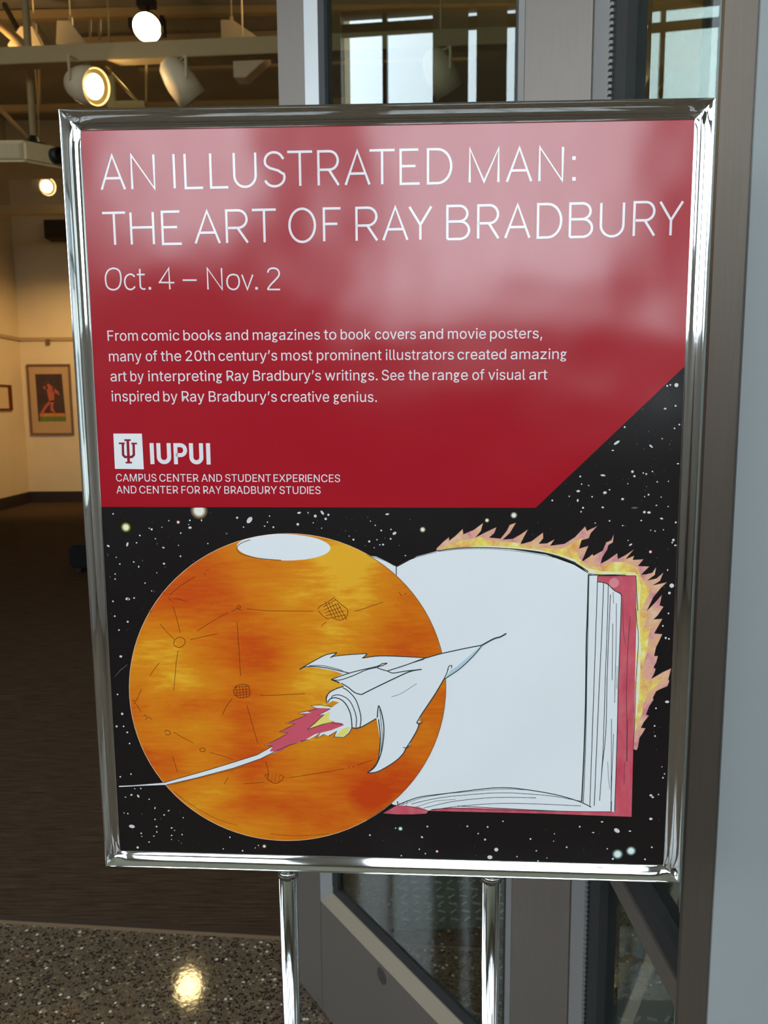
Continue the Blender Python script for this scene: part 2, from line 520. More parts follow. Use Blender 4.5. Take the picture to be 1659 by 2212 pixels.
# mats lying behind the door: rubber with raised diagonal bars
M_bar = mat('mat_bar_rubber', srgb(132, 142, 136), .5, noise=.1, nscale=12)
M_mat = mat('mat_rubber', srgb(70, 78, 74), .7, noise=.15, nscale=10)
def ribbed_mat(x0, x1, y0, y1, z, label):
    r = empty('floor_mat', ((x0 + x1) / 2, (y0 + y1) / 2, z))
    hx, hy = (x1 - x0) / 2, (y1 - y0) / 2
    box('mat_base', (-hx, -hy, 0), (hx, hy, .008), M_mat, r, .002)
    bm = bmesh.new()
    p = .042
    for i in range(int(2 * hx / p) - 1):
        for k in range(int(2 * hy / p) - 1):
            c = Vector((-hx + p * (i + 1), -hy + p * (k + 1), .008))
            a = .78 if (i + k) % 2 else -.35
            mx = Matrix.Translation(c) @ Matrix.Rotation(a, 4, 'Z')
            bm_box(bm, (-.014, -.0032, -.001), (.014, .0032, .003), mx)
    b_ = finish('raised_bars', bm, M_bar, r)
    b_['kind'] = 'stuff'
    tag(r, label, 'floor mat')
ribbed_mat(.02, 1.74, 2.42, 4.6, .0065, 'large grey-green ribbed floor mat past the carpet edge behind the glass door')
ribbed_mat(.50, 1.74, 1.10, 2.10, .0005, 'smaller grey-green ribbed mat on the terrazzo behind the narrow side glass')

# ------------------------------------------------------------------ gallery ceiling things
def cbeam(name, a, b, Y, hpx, depth, label, cat, m=M_beam, kind=None, grp=None, ext=1.0):
    A, B = at(*a, Y), at(*b, Y)
    B = A + (B - A) * ext
    h = hpx / FPX * Y * 1.05
    o = beam(name, A, B, depth, h, m, None, .004)
    tag(o, label, cat, grp, kind)
    return o
cbeam('ceiling_beam', (-60, 130), (596, 103), 6.8, 31, .12, 'wide pale main ceiling beam carrying the round track lights', 'ceiling beam', ext=2.4)
cbeam('ceiling_beam', (-60, 38), (596, 20), 10.8, 16, .10, 'thin upper ceiling beam just above the bright flat disc lamp', 'ceiling beam', ext=1.8)
cbeam('ceiling_beam', (150, 92), (500, 80), 11.2, 13, .08, 'faint middle ceiling beam just below the bright flat disc lamp', 'ceiling beam', ext=1.6)
cbeam('ceiling_beam', (-60, 238), (596, 224), 11.5, 12, .10, 'low dim ceiling beam behind the round track lights', 'ceiling beam', ext=1.3)
cbeam('ceiling_beam', (-60, 456), (250, 452), 12.6, 17, .12, 'lowest long ceiling beam high above the framed figure picture', 'ceiling beam', ext=3)
cbeam('ceiling_beam', (300, 152), (900, 132), 10.6, 5, .06, 'slender rear ceiling rail behind the round track lights', 'ceiling beam', ext=1.2)
def cpipe(a, b, Y1, Y2, r, label, m=M_beam, name='ceiling_pipe'):
    o = rod(name, at(*a, Y1), at(*b, Y2), r, m, n=12)
    tag(o, label, 'pipe')
    return o
cpipe((316, 140), (316, 236), 9.5, 9.5, .014, 'slim vertical hanger rod between the two round track lights', M_brass)
cpipe((228, 145), (316, 240), 9.3, 9.3, .016, 'slim slanting brace rod beside the lit round track light', M_brass)
cpipe((-20, 35), (75, 120), 9.0, 8.6, .05, 'thick slanting roof brace at the far upper left')
cpipe((10, 10), (50, 85), 10, 9.6, .03, 'dark slanting conduit at the far upper left', M_blk)
cpipe((85, 150), (85, 240), 10.5, 10.5, .02, 'thin vertical pipe just right of the projector pole')
cpipe((-10, 225), (60, 300), 9.8, 9.8, .03, 'slanting brace left of the projector pole')
cpipe((195, 42), (195, 86), 9.2, 9.2, .012, 'left of the two short hanger rods left of the disc lamp')
cpipe((215, 42), (215, 86), 9.2, 9.2, .016, 'right of the two short hanger rods left of the disc lamp')
bk = empty('duct_bracket', at(240, 195, 9.0))
Bp = at(240, 195, 9.0)
box('upright', (-.045, -.03, -.17), (.045, .03, .14), M_brass, bk, .004)
rod('hanger', (0, .02, .14), (0, .02, CEIL - Bp.z - .001), .012, M_brass, bk, 8)
box('arm', (.045, -.03, -.17), (.36, .03, -.115), M_brass, bk, .004)
tag(bk, 'yellowish L-shaped duct bracket lit by the round track light', 'bracket')

def orient(d):
    return frame_to((0, 0, 0), d)[0]

def track_light(loc, aim, R, L, lit, label, group, stem=.14, lens=None, power=0, yoke_top=None, spot=75, hang=False):
    """round track head; loc = centre of the head"""
    r = empty('track_light', loc)
    mm = orient(aim)
    mm.translation = Vector((0, 0, 0))
    prof = [(R * .35, -L * .62), (R * .7, -L * .5), (R * .93, -L * .2), (R, 0), (R, L * .5), (R * .95, L * .5), (R * .9, L * .38)]
    lathe('housing', prof, M_lamp, r, 28, mm, caps=False)
    lathe('housing_cap', [(.001, -L * .62), (R * .35, -L * .62)], M_lamp, r, 28, mm, caps=False)
    lathe('reflector', [(R * .64, L * .40), (R * .9, L * .44)], M_brass if lit else M_lamp, r, 28, mm, caps=False)
    lathe('lens', [(.001, L * .41), (R * .5, L * .41), (R * .64, L * .40)], lens or (M_lens if lit else M_lamp), r, 28, mm, caps=False)
    zt = R + stem
    sx = Vector((aim[0], aim[1], 0)).normalized().cross(Vector((0, 0, 1))) if abs(aim[2]) < .99 else Vector((1, 0, 0))
    side = sx * (R + .008)
    beam('yoke', side + Vector((0, 0, -.01)), side + Vector((0, 0, R + .03)), .012, .02, M_lamp, r)
    beam('yoke', -side + Vector((0, 0, -.01)), -side + Vector((0, 0, R + .03)), .012, .02, M_lamp, r)
    beam('yoke_bridge', side + Vector((0, 0, R + .03)), -side + Vector((0, 0, R + .03)), .02, .012, M_lamp, r)
    rod('stem', (0, 0, R + .03), (0, 0, zt), .012, M_lamp, r, 12)
    box('track_adapter', (-.05, -.03, zt), (.05, .03, zt + .035), M_lamp, r, .003)
    if hang:
        rod('hanger', (0, 0, zt + .035), (0, 0, CEIL - loc[2] - .001), .008, M_lamp, r, 8)
    if power:
        l = bpy.data.lights.new('track_light_beam', 'SPOT')
        l.energy = power
        l.color = (1, .66, .28)
        l.spot_size = math.radians(spot)
        l.spot_blend = .8
        l.shadow_soft_size = .06
        lo = bpy.data.objects.new('track_light_beam', l)
        COL.objects.link(lo)
        lo.parent = r
        a = Vector(aim).normalized()
        lo.matrix_local = Matrix.Translation(a * (L * .55 + .03)) @ a.to_track_quat('-Z', 'Y').to_matrix().to_4x4()
    tag(r, label, 'track light', group)
    return r
G = 'white track lights in the gallery'
track_light(at(184, 184, 6.8), (.84, -.46, -.28), .145, .27, True, 'lit round white track light on the main beam, left of the hanger rod', G, .015, power=25)
track_light(at(391, 178, 6.8), (.55, .35, -.75), .125, .31, False, 'unlit round white track light on the main beam, right of the hanger rod', G, .015)
track_light(at(92, 402, 11.0), (.72, -.66, -.22), .12, .30, True, 'lit small track light below the white projector', G, .1, power=25, hang=True)
track_light(at(952, 158, 6.8), (.5, .3, -.8), .125, .31, False, 'unlit round track light seen through the glass door', G, .02, hang=True)
# pendant disc lamp
dl = empty('disc_lamp', at(318, 58, 9.9))
dl.scale = (1.18,) * 3
mm = orient((.05, -.75, -.66)); mm.translation = Vector((0, 0, 0))
lathe('shade', [(.08, -.06), (.14, -.02), (.145, .02)], M_blk, dl, 32, mm)
lathe('lens', [(.001, .032), (.09, .030), (.135, .021)], M_lens2, dl, 32, mm, caps=False)
box('driver_box', (-.19, .0, .0), (-.02, .10, .09), M_blk, dl, .004)
box('driver_box', (.13, -.02, -.07), (.17, .08, .10), M_blk, dl, .004)
box('mount', (-.10, .0, .2), (.08, .1, .28), M_blk, dl, .004)
rod('stem', (0, .05, .05), (0, .05, .22), .012, M_blk, dl, 12)
tag(dl, 'bright flat disc lamp in a black holder below the thin upper beam', 'ceiling lamp')
# wedge shaped flood lights on the beams
def flood(c, Y, w_, h_, tip, label):
    r = empty('flood_light', at(*c, Y))
    s = Y / FPX
    bm = bmesh.new()
    T = [(-w_ / 2, -h_ / 2), (w_ / 2, -h_ / 2), (tip + 6, h_ / 2), (tip - 18, h_ / 2)]
    a = [bm.verts.new((x * s, -.10, z * s)) for x, z in T]
    b = [bm.verts.new((x * s * .9, .10, z * s * .9)) for x, z in T]
    bm.faces.new(a); bm.faces.new(b[::-1])
    for i in range(4): bm.faces.new((a[i], b[i], b[(i + 1) % 4], a[(i + 1) % 4]))
    finish('housing', bm, M_lamp, r, bevel=.006)
    box('mount_arm', (-.02 + tip * s, .02, h_ / 2 * s), (.02 + tip * s, .06, h_ / 2 * s + .09), M_lamp, r, .002)
    rod('hanger', (tip * s, .04, h_ / 2 * s + .085), (tip * s, .04, CEIL - r.location.z - .001), .008, M_lamp, r, 8) if h_ > 0 else rod('hanger', (-.1, .0, -h_ / 2 * s - .03), (-.1, .0, CEIL - r.location.z - .001), .008, M_lamp, r, 8)
    tag(r, label, 'flood light', 'wedge shaped flood lights')
flood((526, 74), 9.6, 84, 40, -24, 'unlit wedge flood light above the main beam, right of the disc lamp')
flood((60, 86), 9.2, 70, 36, 12, 'dim wedge flood light at the far left above the main beam')
flood((160, 78), 9.2, 62, 44, -8, 'dim wedge flood light above the lit round track light')
r = flood((548, 152), 8.4, 76, -42, -20, 'upturned wedge flood light below the main beam beside the door')

# projector hanging from its pole
PY = 7.0
pc = at(30, 338, PY)
pj = empty('projector', pc)
s = PY / FPX
bm = bmesh.new()
out = [(-100 * s, -.16), (38 * s, -.16), (96 * s, .05), (112 * s, .36), (-80 * s, .40), (-110 * s, .2)]
a = [bm.verts.new((x, y, -.085)) for x, y in out]
b = [bm.verts.new((x, y, .085)) for x, y in out]
bm.faces.new(a[::-1]); bm.faces.new(b)
for i in range(6): bm.faces.new((a[i], a[(i + 1) % 6], b[(i + 1) % 6], b[i]))
finish('body', bm, M_white, pj, bevel=.02)
box('vent_panel', (-90 * s, -.166, -.06), (32 * s, -.160, .055), mat('vent_grey', srgb(190, 165, 130), .6, noise=.2, nscale=60, stretch=(1, 1, 0)), pj, .002)
for k in range(9):
    box('vent_slat', (-86 * s, -.169, -.05 + k * .0115), (28 * s, -.165, -.045 + k * .0115), M_white, pj)
mm, _ = frame_to((84 * s, .0, .0), (84 * s + .10, -.055, 0.0))
lathe('lens_barrel', [(.065, 0), (.065, .07), (.05, .075), (.045, .04)], M_blk, pj, 28, mm)
lathe('mount_plate', [(.16, 0), (.15, .02), (.05, .04), (.035, .10)], M_blk, pj, 28, Matrix.Translation((35 * s, .08, .085)))
tag(pj, 'white ceiling projector hanging at the far left beside the chrome frame', 'projector')
pp = rod('projector_pole', pc + Vector((35 * s, .08, .185)), Vector((pc.x + 35 * s, pc.y + .08, CEIL - .002)), .03, M_beam, n=16)
tag(pp, 'pale vertical ceiling pole carrying the white projector', 'pole')

# hanging speaker box on the far wall and a low dark bench
sp = empty('wall_speaker', at(140, 497, 14.45))
box('cabinet', (-.33, -.1, -.16), (.35, .2, .16), mat('brown_grille', srgb(70, 52, 36), .8, noise=.1), sp, .01)
box('grille', (-.30, -.105, -.13), (.32, -.1, .13), mat('dark_grille', srgb(56, 42, 30), .8, noise=.2, nscale=200), sp)
tag(sp, 'brown wall box high on the back gallery wall beside the chrome frame', 'speaker')
q0 = on_floor(149, 1240)
bn = empty('bench', (q0.x + .5, q0.y + .4, .006))
box('seat', (-.5, -.4, .05), (.5, .4, .30), mat('black_vinyl', srgb(12, 8, 7), .9, noise=.1), bn, .03)
for sxx in (-1, 1):
    for syy in (-1, 1):
        box('leg', (sxx * .42 - .03, syy * .32 - .03, 0), (sxx * .42 + .03, syy * .32 + .03, .055), M_blk, bn, .003)
tag(bn, 'low black bench on the dark brown carpet half hidden by the poster frame', 'bench')

# framed figure picture on the back wall
WY = 14.7
def wp(x, y): return at(x, y, WY)
A, B = wp(57.5, 787), wp(161, 939)
pw, ph = B.x - A.x, A.z - B.z
fp = empty('framed_picture', ((A.x + B.x) / 2, WY - .002, B.z))
def fb(n, x0, x1, y0, y1, a, b, m, bev=0): return box(n, (x0, y0, a), (x1, y1, b), m, fp, bev)
M_fr = mat('brown_picture_frame', srgb(120, 84, 56), .5, noise=.1)
fw = .035
fb('frame_bar', -pw / 2, pw / 2, -.035, 0, 0, fw, M_fr, .004)
fb('frame_bar', -pw / 2, pw / 2, -.035, 0, ph - fw, ph, M_fr, .004)
fb('frame_bar', -pw / 2, -pw / 2 + fw, -.035, 0, fw, ph - fw, M_fr, .004)
fb('frame_bar', pw / 2 - fw, pw / 2, -.035, 0, fw, ph - fw, M_fr, .004)
fb('mat_board', -pw / 2 + fw, pw / 2 - fw, -.012, -.004, fw, ph - fw, mat('tan_mat_board', srgb(186, 150, 108), .8, noise=.03))
kx, kz = pw / 105, ph / 152
def pq(x, y): return ((x - 109) * kx, (939 - y) * kz)
def flat(n, pts, y, m, parent):
    return mesh(n, [(p[0], y, p[1]) for p in pts], [tuple(range(len(pts)))], m, parent)
flat('print', [pq(77, 910), pq(144, 910), pq(140, 808), pq(76, 808)], -.0125, mat('print_dark', srgb(66, 42, 34), .7, noise=.35, nscale=4), fp)
flat('print_grass', [pq(81, 910), pq(144, 910), pq(143, 899), pq(81, 899)], -.0130, mat('print_green', srgb(96, 112, 42), .7, noise=.2, nscale=12), fp)
flat('print_band', [pq(81, 899), pq(143, 899), pq(143, 892), pq(81, 892)], -.0130, mat('print_orange', srgb(196, 120, 44), .7, noise=.2, nscale=12), fp)
mr_ = mat('print_red', srgb(180, 88, 66), .7, noise=.15, nscale=8)
for pts in ([(100, 835), (106, 828), (112, 832), (120, 838), (118, 868), (106, 868), (103, 850)],
            [(106, 866), (112, 866), (96, 884), (88, 895), (82, 893), (94, 876)],
            [(109, 866), (118, 864), (114, 880), (120, 893), (108, 886)],
            [(116, 836), (130, 846), (132, 854), (118, 846)],
            [(94, 834), (104, 834), (104, 840), (94, 840)]):
    flat('print_shape', [pq(*p) for p in pts], -.0135, mr_, fp)
tag(fp, 'framed picture with a tan mat and a red striding shape over a green band', 'framed picture')
lcx = box('wall_label', tuple(wp(146, 952) + Vector((0, -.006, 0))), tuple(wp(159, 945)), M_wall)
tag(lcx, 'small cream wall label under the framed red shape picture', 'label card')
hk = box('picture_hook', tuple(wp(101, 745) + Vector((0, -.04, 0))), tuple(wp(109, 733) + Vector((0, -.028, 0))), M_fr)
tag(hk, 'tiny hook on the picture rail above the framed picture', 'hook')
# second picture on the left gallery wall, mostly out of the frame
LX = -6.65
def lw(x, y):
    d = ray(x, y); return CAMP + d * (LX / d.x)
a_, b_ = lw(21, 832), lw(-30, 885)
y1, y0_ = a_.y, b_.y
zt_, zb_ = lw(21, 832).z, lw(21, 886).z
f2 = empty('framed_picture', (LX + .002, (y0_ + y1) / 2, zb_))
hw, hh = (y1 - y0_) / 2, zt_ - zb_
M_fr2 = mat('red_brown_frame', srgb(96, 34, 22), .5, noise=.1)
box('frame_bar', (0, -hw, 0), (.03, hw, .03), M_fr2, f2)
box('frame_bar', (0, -hw, hh - .03), (.03, hw, hh), M_fr2, f2)
box('frame_bar', (0, -hw, .03), (.03, -hw + .05, hh - .03), M_fr2, f2)
box('frame_bar', (0, hw - .11, .03), (.03, hw, hh - .03), M_fr2, f2)
box('mat_board', (.004, -hw + .05, .03), (.012, hw - .11, hh - .03), mat('cream_mat_board', srgb(214, 186, 140), .8, noise=.05), f2)
tag(f2, 'framed picture with a dark red frame edge cut by the left border', 'framed picture')
c_ = lw(19, 902)
l2 = box('wall_label', (LX, c_.y - .12, c_.z - .04), (LX + .006, c_.y + .12, c_.z + .04), M_wall)
tag(l2, 'small cream wall label under the dark red framed picture', 'label card')

# gallery wall wash lights on a track above (out of the photograph, they light the walls in it)
track_light(Vector((-4.0, 11.8, 5.0)), (-.55, .75, -.95), .1, .22, True, 'track light aimed at the corner of the gallery walls', G, .1, power=230, spot=70, hang=True)
track_light(Vector((-2.6, 11.4, 5.0)), (-.5, .8, -.95), .1, .22, True, 'track light aimed at the back gallery wall', G, .1, power=130, spot=70, hang=True)
track_light(Vector((1.2, 11.4, 5.0)), (.1, .8, -.9), .1, .22, True, 'track light aimed right of centre on the back gallery wall', G, .1, power=90, spot=80, hang=True)
track_light(Vector((-4.2, 8.6, 4.9)), (-.2, .1, 1), .1, .22, True, 'unseen uplight added to brighten the ceiling in the left half of the gallery', G, .02, power=85, spot=150, hang=True)  # this and the next two: unseen uplights added to warm and brighten the ceiling
track_light(Vector((-.8, 8.0, 4.9)), (.2, .1, 1), .1, .22, True, 'unseen uplight added to brighten the ceiling in the middle of the gallery', G, .02, power=75, spot=150, hang=True)
track_light(Vector((2.4, 8.5, 4.9)), (.1, .1, 1), .1, .22, True, 'unseen uplight added to brighten the ceiling in the right half of the gallery', G, .02, power=85, spot=150, hang=True)

# ------------------------------------------------------------------ sign stand and poster
YAW = -.0491
ea = Vector((math.cos(YAW), math.sin(YAW), 0))
en = Vector((-math.sin(YAW), math.cos(YAW), 0))       # away from the camera
PC = Vector((.0006, .7428, EYE - .1012))              # centre of the poster
def plane_uv(x, y, d=0.):
    """photo pixel -> (u, v) on the poster plane moved d towards the viewer, measured from the poster centre"""
    r = ray(x, y)
    P0 = PC - en * d
    t = (P0 - CAMP).dot(en) / r.dot(en)
    P = CAMP + r * t - P0
    return P.dot(ea), P.z
SM = Matrix((ea, en, Vector((0, 0, 1)))).transposed().to_4x4()
SM.translation = Vector((PC.x, PC.y, 0))
st = empty('sign_stand', mw=SM)
tag(st, 'polished chrome sign stand with a mitred frame on two thin tubes, holding the red poster', 'sign stand')
inn = [plane_uv(*p) for p in ((175, 283), (1500, 259), (1433, 1868), (260, 1837))]
otr = [plane_uv(*p, .009) for p in ((124.5, 234), (1548.5, 209), (1469, 1909), (226.5, 1873))]
prof = [(0, -.006), (0, .0004), (.03, .0010), (.25, .0019), (.50, .0036), (.72, .0061), (.83, .0078), (.89, .0086), (.94, .0088), (.975, .0083), (.995, .0066), (1.0, .004), (1.0, -.012)]
def fr_pt(k, s, h):
    a, b = inn[k], otr[k]
    return (a[0] + (b[0] - a[0]) * s, -h, PC.z + a[1] + (b[1] - a[1]) * s)
for k in range(4):
    k2 = (k + 1) % 4
    N = 40
    vs, fs = [], []
    for i in range(N + 1):
        t = i / N
        # cluster rings near the corners, where the profile is pinched by the mitre weld
        t = .5 - .5 * math.cos(PI * t) if 1 else t
        e = min(t, 1 - t)
        pinch = math.exp(-(e / .012) ** 2)
        for (s, h) in prof:
            A, B = fr_pt(k, s, h), fr_pt(k2, s, h)
            p = [A[j] + (B[j] - A[j]) * t for j in range(3)]
            p[1] += pinch * .0022 * math.sin(PI * min(1, s)) 
            vs.append(p)
    n = len(prof)
    for i in range(N):
        for j in range(n - 1):
            fs.append((i * n + j, i * n + j + 1, (i + 1) * n + j + 1, (i + 1) * n + j))
        fs.append((i * n + n - 1, i * n, (i + 1) * n, (i + 1) * n + n - 1))
    fs.append(tuple(range(n))); fs.append(tuple(N * n + j for j in range(n))[::-1])
    bm = bmesh.new()
    bv = [bm.verts.new(v) for v in vs]
    for f in fs: bm.faces.new([bv[i] for i in f])
    o = finish('frame_bar', bm, M_chrome, st, smooth=False)
    for p in o.data.polygons:
        p.use_smooth = len(p.vertices) == 4
    o.data.set_sharp_from_angle(angle=math.radians(50))
iu = [min(a[0] for a in inn), max(a[0] for a in inn)]
iv = [min(a[1] for a in inn), max(a[1] for a in inn)]
ou = [min(a[0] for a in otr) + .006, max(a[0] for a in otr) - .006]
ov = [min(a[1] for a in otr) + .005, max(a[1] for a in otr) - .005]
box('back_panel', (ou[0], .0125, PC.z + ov[0]), (ou[1], .0155, PC.z + ov[1]), M_blk, st)
for px, py in ((622, 1890), (1061, 1905)):
    u, v = plane_uv(px, py, -.006)
    rod('pole', (u, .006, .012), (u, .006, PC.z + ov[0] - .0035), .0094, M_pole, st, 32)
    lathe('pole_ferrule', [(.0105, 0), (.0108, .004), (.0105, .006), (.0095, .007)], M_pole, st, 32, Matrix.Translation((u, .006, PC.z + ov[0] - .0145)))
    lathe('pole_collar', [(.02, 0), (.02, .006), (.012, .012)], M_pole, st, 24, Matrix.Translation((u, .006, .012)))
box('base_plate', (-.22, -.17, 0), (.22, .17, .012), M_pole, st, .003)

# ---------- poster
PM = SM.copy()
PM.translation = Vector((PC.x, PC.y, PC.z))
po = empty('poster', mw=PM)
tag(po, 'glossy crimson exhibition poster with white lettering above a rocket, orange planet and burning book', 'poster')

def print_mat(name, col, node=None):
    m, nt, b = newmat(name)
    b.inputs['Base Color'].default_value = col
    b.inputs['Roughness'].default_value = .17
    b.inputs['Specular IOR Level'].default_value = .8
    if node: nt.links.new(node(nt), b.inputs['Base Color'])
    t = tex(nt, 'ShaderNodeTexNoise', 5.5, (1.0, 1, 1.0), Detail=1.5)
    bp = nt.nodes.new('ShaderNodeBump')
    bp.inputs['Distance'].default_value = .007
    nt.links.new(t.outputs[0], bp.inputs['Height'])
    # a soft dent in the sheet under the last title line
    nt.links.new(bp.outputs[0], b.inputs['Normal'])
    return m
LAY = .00007
def to_mesh_2d(name, polys, layer, m, parent):
    """polys: closed loops in (u, v); holes by even-odd; laid flat at its ink layer"""
    cu = bpy.data.curves.new('tmp', 'CURVE')
    cu.dimensions = '2D'
    cu.fill_mode = 'BOTH'
    for pl in polys:
        s = cu.splines.new('POLY')
        s.points.add(len(pl) - 1)
        for q, p in zip(s.points, pl):
            q.co = (p[0] * 100, p[1] * 100, 0, 1)
        s.use_cyclic_u = True
    ob = bpy.data.objects.new('tmp', cu)
    me = bpy.data.meshes.new_from_object(ob)
    bpy.data.objects.remove(ob)
    bpy.data.curves.remove(cu)
    me.name = name
    d = -layer * LAY
    n = len(me.vertices)
    co = np.empty(n * 3, dtype=np.float32)
    me.vertices.foreach_get('co', co)
    co = co.reshape(-1, 3)
    out = np.stack([co[:, 0] / 100, np.full(n, d), co[:, 1] / 100], 1).astype(np.float32)
    me.vertices.foreach_set('co', out.ravel())
    me.materials.clear()
    me.update()
    # face the viewer (-y)
    if len(me.polygons) and sum(p.normal.y for p in me.polygons) > 0:
        me.flip_normals()
    return link(name, me, m, parent)

def ribbons(name, lines, layer, m, parent):
    """lines: list of (points, width) in (u, v) metres -> flat pen strokes with round joints"""
    vs, fs = [], []
    for i_, (pts, wd) in enumerate(lines):
        d = -layer * LAY - (i_ % 24) * 1.5e-6          # pen strokes overlap like ink on ink
        W = wd if isinstance(wd, (list, tuple)) else [wd] * len(pts)
        P, WW = [pts[0]], [W[0]]
        for p, w_ in zip(pts[1:], W[1:]):
            if math.hypot(p[0] - P[-1][0], p[1] - P[-1][1]) > 1e-6:
                P.append(p); WW.append(w_)
        n = len(P)
        if n < 2: continue
        closed = n > 3 and math.hypot(P[0][0] - P[-1][0], P[0][1] - P[-1][1]) < 1e-5
        if closed: P.pop(); WW.pop(); n -= 1
        k = len(vs)
        for i in range(n):
            a = P[i - 1] if (i or closed) else None
            c = P[(i + 1) % n] if (i < n - 1 or closed) else None
            t1 = Vector((P[i][0] - a[0], P[i][1] - a[1])).normalized() if a else None
            t2 = Vector((c[0] - P[i][0], c[1] - P[i][1])).normalized() if c else None
            if t1 is None: t1 = t2
            if t2 is None: t2 = t1
            t = t1 + t2
            if t.length < .05: t = t2.copy()
            t.normalize()
            nx, ny = -t.y, t.x
            m_ = min(1 / max(.2, t.dot(t2)), 1.9)
            h = WW[i] / 2 * m_
            vs.append((P[i][0] + nx * h, d, P[i][1] + ny * h))
            vs.append((P[i][0] - nx * h, d, P[i][1] - ny * h))
        for i in range(n if closed else n - 1):
            j = (i + 1) % n
            fs.append((k + 2 * i, k + 2 * i + 1, k + 2 * j + 1, k + 2 * j))
    o = mesh(name, vs, fs, m, parent)
    return o

PXM = .7428 / FPX                                     # metres on the poster per photo pixel, about
def U(pts): return [plane_uv(x, y) for x, y in pts]
def crop(ox, oy, sc, s):
    """'x,y x,y ...' in an enlarged crop of the photograph -> (u, v)"""
    return U([(ox + float(a) / sc, oy + float(b) / sc) for a, b in (q.split(',') for q in s.split())])
C1 = lambda s: crop(230, 1080, 2.5523, s)
C2 = lambda s: crop(560, 1300, 2.765, s)
C3 = lambda s: crop(760, 1080, 2.2419, s)
C4 = lambda s: crop(230, 1550, 2.6333, s)
C5 = lambda s: crop(780, 1600, 2.304, s)
C6 = lambda s: crop(1200, 1200, 3.687, s)
C7 = lambda s: crop(1150, 760, 4.4229, s)
P0 = lambda s: crop(0, 0, 1, s)

def smooth(pts, n=4):
    """Catmull-Rom through the traced points"""
    out = []
    for i in range(len(pts) - 1):
        p0, p1, p2, p3 = pts[max(0, i - 1)], pts[i], pts[i + 1], pts[min(len(pts) - 1, i + 2)]
        for k in range(n):
            t = k / n
            out.append(tuple(.5 * (2 * p1[j] + (p2[j] - p0[j]) * t + (2 * p0[j] - 5 * p1[j] + 4 * p2[j] - p3[j]) * t * t + (3 * p1[j] - p0[j] - 3 * p2[j] + p3[j]) * t ** 3) for j in (0, 1)))
    out.append(pts[-1])
    return out

K_red = print_mat('ink_crimson', srgb(170, 10, 32))
K_space = print_mat('ink_space_black', srgb(22, 18, 20))
K_text = print_mat('ink_white_lettering', srgb(238, 228, 232))
K_paper = print_mat('ink_paper_white', srgb(238, 238, 241))
K_pen = print_mat('ink_pen_grey', srgb(50, 62, 64))
K_penb = print_mat('ink_pen_brown', srgb(104, 46, 12))
K_star = print_mat('ink_star_white', srgb(222, 216, 220))
K_stard = print_mat('ink_star_dim', srgb(120, 112, 116))
K_pink = print_mat('ink_pink_red', srgb(214, 88, 106))
K_yel = print_mat('ink_yellow', srgb(244, 226, 120))
K_blue = print_mat('ink_pale_blue', srgb(188, 208, 222))

def planet_nodes(nt):
    a = tex(nt, 'ShaderNodeTexNoise', 7, (1.0, 1, 3.4), Detail=9.0, Roughness=.72, Distortion=.3)
    b = tex(nt, 'ShaderNodeTexNoise', 9, (1, 1, 1), Detail=1.0)
    c = tex(nt, 'ShaderNodeTexNoise', 40, (1, 1, 7.0), Detail=3.0)
    add = nt.nodes.new('ShaderNodeMath'); add.operation = 'MULTIPLY_ADD'
    nt.links.new(a.outputs[0], add.inputs[0]); add.inputs[1].default_value = .62; 
    nt.links.new(b.outputs[0], add.inputs[2])
    ad2 = nt.nodes.new('ShaderNodeMath'); ad2.operation = 'MULTIPLY_ADD'
    nt.links.new(c.outputs[0], ad2.inputs[0]); ad2.inputs[1].default_value = .22
    nt.links.new(add.outputs[0], ad2.inputs[2])
    # printed darker patches, at their places on the drawing
    cur = ad2.outputs[0]
    tcn = nt.nodes.new('ShaderNodeTexCoord')
    for (x, y, rx, ry, amp) in [(400, 1520, 62, 44, -.17), (590, 1420, 80, 60, -.09), (600, 1230, 60, 80, -.06), (800, 1725, 45, 40, -.19), (560, 1740, 120, 40, -.12), (640, 1760, 80, 50, -.10), (900, 1690, 60, 40, -.12),
                                (420, 1440, 90, 60, -.05), (760, 1210, 160, 30, .08), (330, 1620, 60, 50, .05), (800, 1330, 120, 50, .05), (640, 1470, 120, 60, .04), (500, 1640, 160, 60, .02)]:
        u, v = plane_uv(x, y)
        mp = nt.nodes.new('ShaderNodeMapping'); mp.vector_type = 'TEXTURE'
        mp.inputs['Location'].default_value = (u, 0, v)
        mp.inputs['Scale'].default_value = (rx * PXM * 1.3, 1, ry * PXM * 1.3)
        nt.links.new(tcn.outputs['Object'], mp.inputs[0])
        g = nt.nodes.new('ShaderNodeTexGradient'); g.gradient_type = 'SPHERICAL'
        nt.links.new(mp.outputs[0], g.inputs[0])
        mad = nt.nodes.new('ShaderNodeMath'); mad.operation = 'MULTIPLY_ADD'
        nt.links.new(g.outputs['Fac'], mad.inputs[0]); mad.inputs[1].default_value = amp * 1.5
        nt.links.new(cur, mad.inputs[2])
        cur = mad.outputs[0]
    r = ramp(nt, cur, [(.60, srgb(206, 66, 14)), (.70, srgb(216, 94, 16)), (.80, srgb(224, 118, 18)), (.91, srgb(230, 140, 24)), (1.0, srgb(242, 176, 44))])
    # shift into ramp range
    mrn = nt.nodes.new('ShaderNodeMapRange')
    mrn.inputs[1].default_value = .60; mrn.inputs[2].default_value = 1.16
    mrn.inputs[3].default_value = .55; mrn.inputs[4].default_value = 1.0
    nt.links.new(cur, mrn.inputs[0]); nt.links.new(mrn.outputs[0], r.inputs[0])
    return r.outputs[0]
K_planet = print_mat('ink_planet_orange', (0, 0, 0, 1), planet_nodes)
